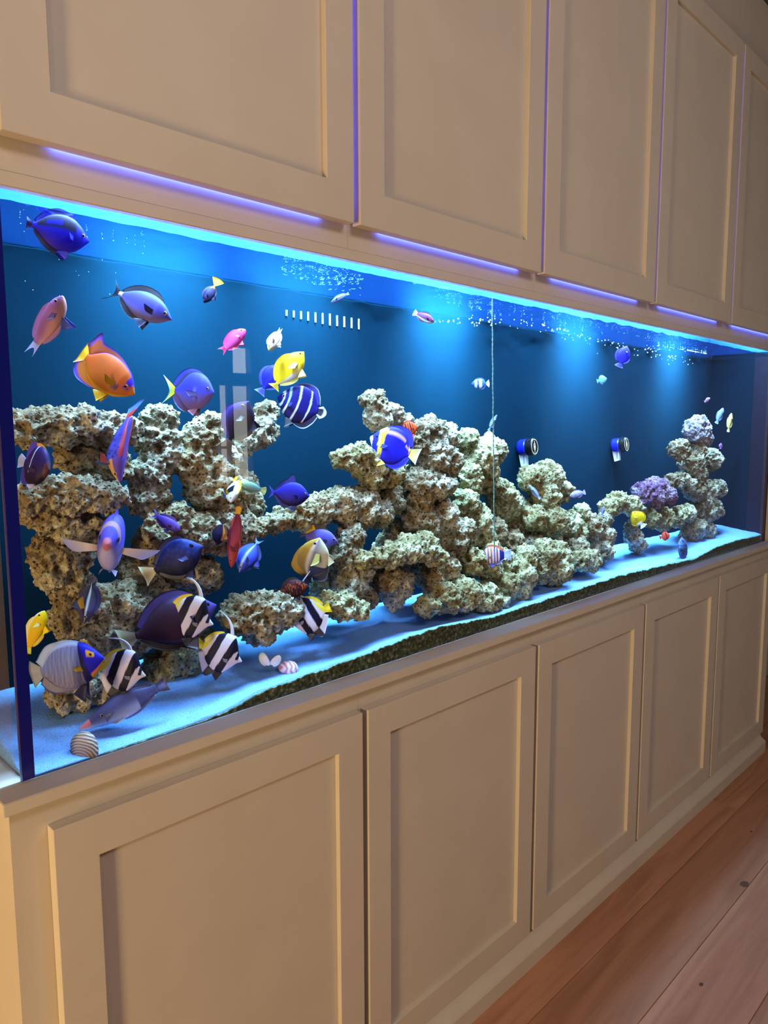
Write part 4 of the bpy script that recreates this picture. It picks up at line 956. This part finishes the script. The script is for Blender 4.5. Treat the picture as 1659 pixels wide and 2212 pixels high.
me = bpy.data.meshes.new('bubbles'); bm.to_mesh(me); bm.free(); me.materials.append(M['bubble']); o = link(bpy.data.objects.new('bubbles', me)); tag(o, 'fine air bubbles drifting under the water surface', 'bubbles', kind='stuff')


def shell_half(name, parent, P0, s, fwd, up, mat, dome=.32, n=14, mm=20, asp=1.0):
    """ribbed bivalve half: fan of ribs from the hinge; fwd and up are unit vectors in its plane"""
    side = fwd.cross(up)
    vs, fs = [], []
    for layer in (0, 1):
        for i in range(n + 1):
            rr = i / n
            for j in range(mm + 1):
                a = math.pi * (j / mm - .5) * 1.25
                r = s * (2 * rr) * (math.cos(a * .72) ** .8)
                px_, py_ = r * math.sin(a) * .62 * asp, r * math.cos(a) * .62
                d = math.sqrt(((px_) / (s * .75)) ** 2 + ((py_ - s * .6) / (s * .75)) ** 2)
                hgt = s * dome * math.sqrt(max(0, 1 - min(1, d) ** 2)) * 1.4 + s * .018 * math.sin(rr * 60)
                vs.append(P0 + side * px_ + up * py_ + fwd * (hgt - (s * .05 if layer else 0)))
    W = mm + 1; off = W * (n + 1)
    for i in range(n):
        for j in range(mm):
            a = i * W + j; fs.append((a, a + 1, a + W + 1, a + W)); a += off; fs.append((a, a + W, a + W + 1, a + 1))
    for j in range(mm):
        a = n * W + j; fs.append((a, a + 1, a + 1 + off, a + off))
    for i in range(n):
        for j in (0, mm):
            a = i * W + j; fs.append((a, a + W, a + W + off, a + off))
    return mesh(name, vs, fs, mat, parent, True)


def ribbed(name, c1, c2, scale, sc=(1, 1, 1), dist=0.0, rings=None):
    m, nt, N, L, b = nmat(name); v = mapping(N, L, sc); w_ = N.new('ShaderNodeTexWave'); w_.inputs['Scale'].default_value = scale; w_.inputs['Distortion'].default_value = dist
    if rings: w_.wave_type = 'RINGS'; w_.rings_direction = 'SPHERICAL'; v.node.inputs['Location'].default_value = rings
    L.new(v, w_.inputs['Vector']); r = ramp(N, ((.35, c1), (.6, c2))); L.new(w_.outputs['Fac'], r.inputs[0]); L.new(r.outputs[0], b.inputs['Base Color']); b.inputs['Roughness'].default_value = .5; bump(N, L, b, w_.outputs['Fac'], .5, .002)
    return m


M['clam'] = ribbed('banded_clam_shell', (.20, .13, .11), (.42, .34, .32), 75, (1, 1, 1), 2.5, (0.012, 0.004, 0.020))
M['wshell'] = mottled('white_shell', ((.3, (.70, .72, .74)), (.7, (.85, .86, .86))), 40, .45)
M['rshell'] = ribbed('red_streaked_shell', (.55, .22, .28), (.75, .66, .80), 45, (1, .4, 1), 6)


def clam(label, px, py, R, y, mat, name='clam_shell'):
    """closed bivalve on edge: an egg outline with growth rings, thick in the middle"""
    P0 = at(px, py, y); s = R * pxm(P0)
    vs, fs = [], []; n, mm = 40, 28
    F = (-CW * .9 + CU * .1).normalized(); Rv = (CR * .85 + CU * .5).normalized(); Rv = (Rv - F * Rv.dot(F)).normalized(); Uv = F.cross(Rv)
    if Uv.z < 0: Uv = -Uv
    for i in range(n + 1):
        t = math.pi * i / n; z = -math.cos(t); rad = math.sin(t) ** .8
        for j in range(mm):
            a = 2 * math.pi * j / mm; k = 1 + .16 * math.sin(a) ; rr = rad * (1 + .022 * math.sin(i * 2.2))
            vs.append(P0 + Rv * (s * .82 * rr * math.cos(a) * k) + Uv * (s * 1.06 * rr * math.sin(a)) + F * (s * .42 * z))
    for i in range(n):
        for j in range(mm): fs.append((i * mm + j, i * mm + (j + 1) % mm, (i + 1) * mm + (j + 1) % mm, (i + 1) * mm + j))
    o = mesh(name, [v - P0 for v in vs], fs, mat, None, True); o.location = P0; tag(o, label, 'shell'); return o


clam('large brown banded clam shell against the front glass at lower left', 184, 1616, 34, .0685, M['clam'])
e = empty('open_shell'); tag(e, 'open white clam shell with two upright halves on the sand', 'shell')
p = at(581, 1436, .10); s = 23 * pxm(p)
shell_half('shell_half', e, p + CR * (-.2 * s), s, (-CW * .8 - CR * .6).normalized(), (CU - CR * .32).normalized(), M['wshell'], .25, asp=.75)
shell_half('shell_half', e, p + CR * (.3 * s), s * .9, (-CW * .9 + CR * .45).normalized(), (CU * .8 + CR * .62).normalized(), M['wshell'], .25, asp=.6)
o = clam('pink shell with red streaks half buried in sand', 624, 1444, 21, .085, M['rshell']); o.scale = (1.25, 1.0, .75)
o = clam('small round white shell at the foot of the middle pile', 997, 1313, 9, .095, M['wshell'])
o = clam('long pale shell lying on the sand below the middle pile', 930, 1320, 12, .098, M['wshell']); o.scale = (1.9, 1.0, .55)
o = clam('small white shell on the sand by the blocky green rock', 1229, 1222, 6, .115, M['wshell'])
# pale branching coral sprig on the rock left of the sand clearing
def sprig(name, label, px, py, y, R, mat, n=9, seed=1):
    rnd = random.Random(seed); P0 = at(px, py, y); s = R * pxm(P0); bm = bmesh.new()
    for k in range(n):
        d = (CR * rnd.uniform(-1, 1) + CU * rnd.uniform(-.2, 1) - CW * rnd.uniform(0, .8)).normalized()
        g = bmesh.ops.create_cone(bm, cap_ends=True, segments=6, radius1=s * .16, radius2=s * .07, depth=s)
        q = d.to_track_quat('Z', 'Y')
        for v in g['verts']: v.co = q @ (v.co + Vector((0, 0, s * .42)))
    me = bpy.data.meshes.new(name); bm.to_mesh(me); bm.free(); me.materials.append(mat); o = link(bpy.data.objects.new(name, me)); o.location = P0; tag(o, label, 'coral'); return o


sprig('coral_sprig', 'white coral sprig on the rock left of the sand clearing', 1272, 1176, .165, 11, M['wshell'], 11, 2)
sprig('coral_sprig', 'mauve coral sprig above tail of the orange striped fish', 1084, 1168, .21, 10, flat('mauve_coral', (.42, .34, .55), .6), 10, 5)
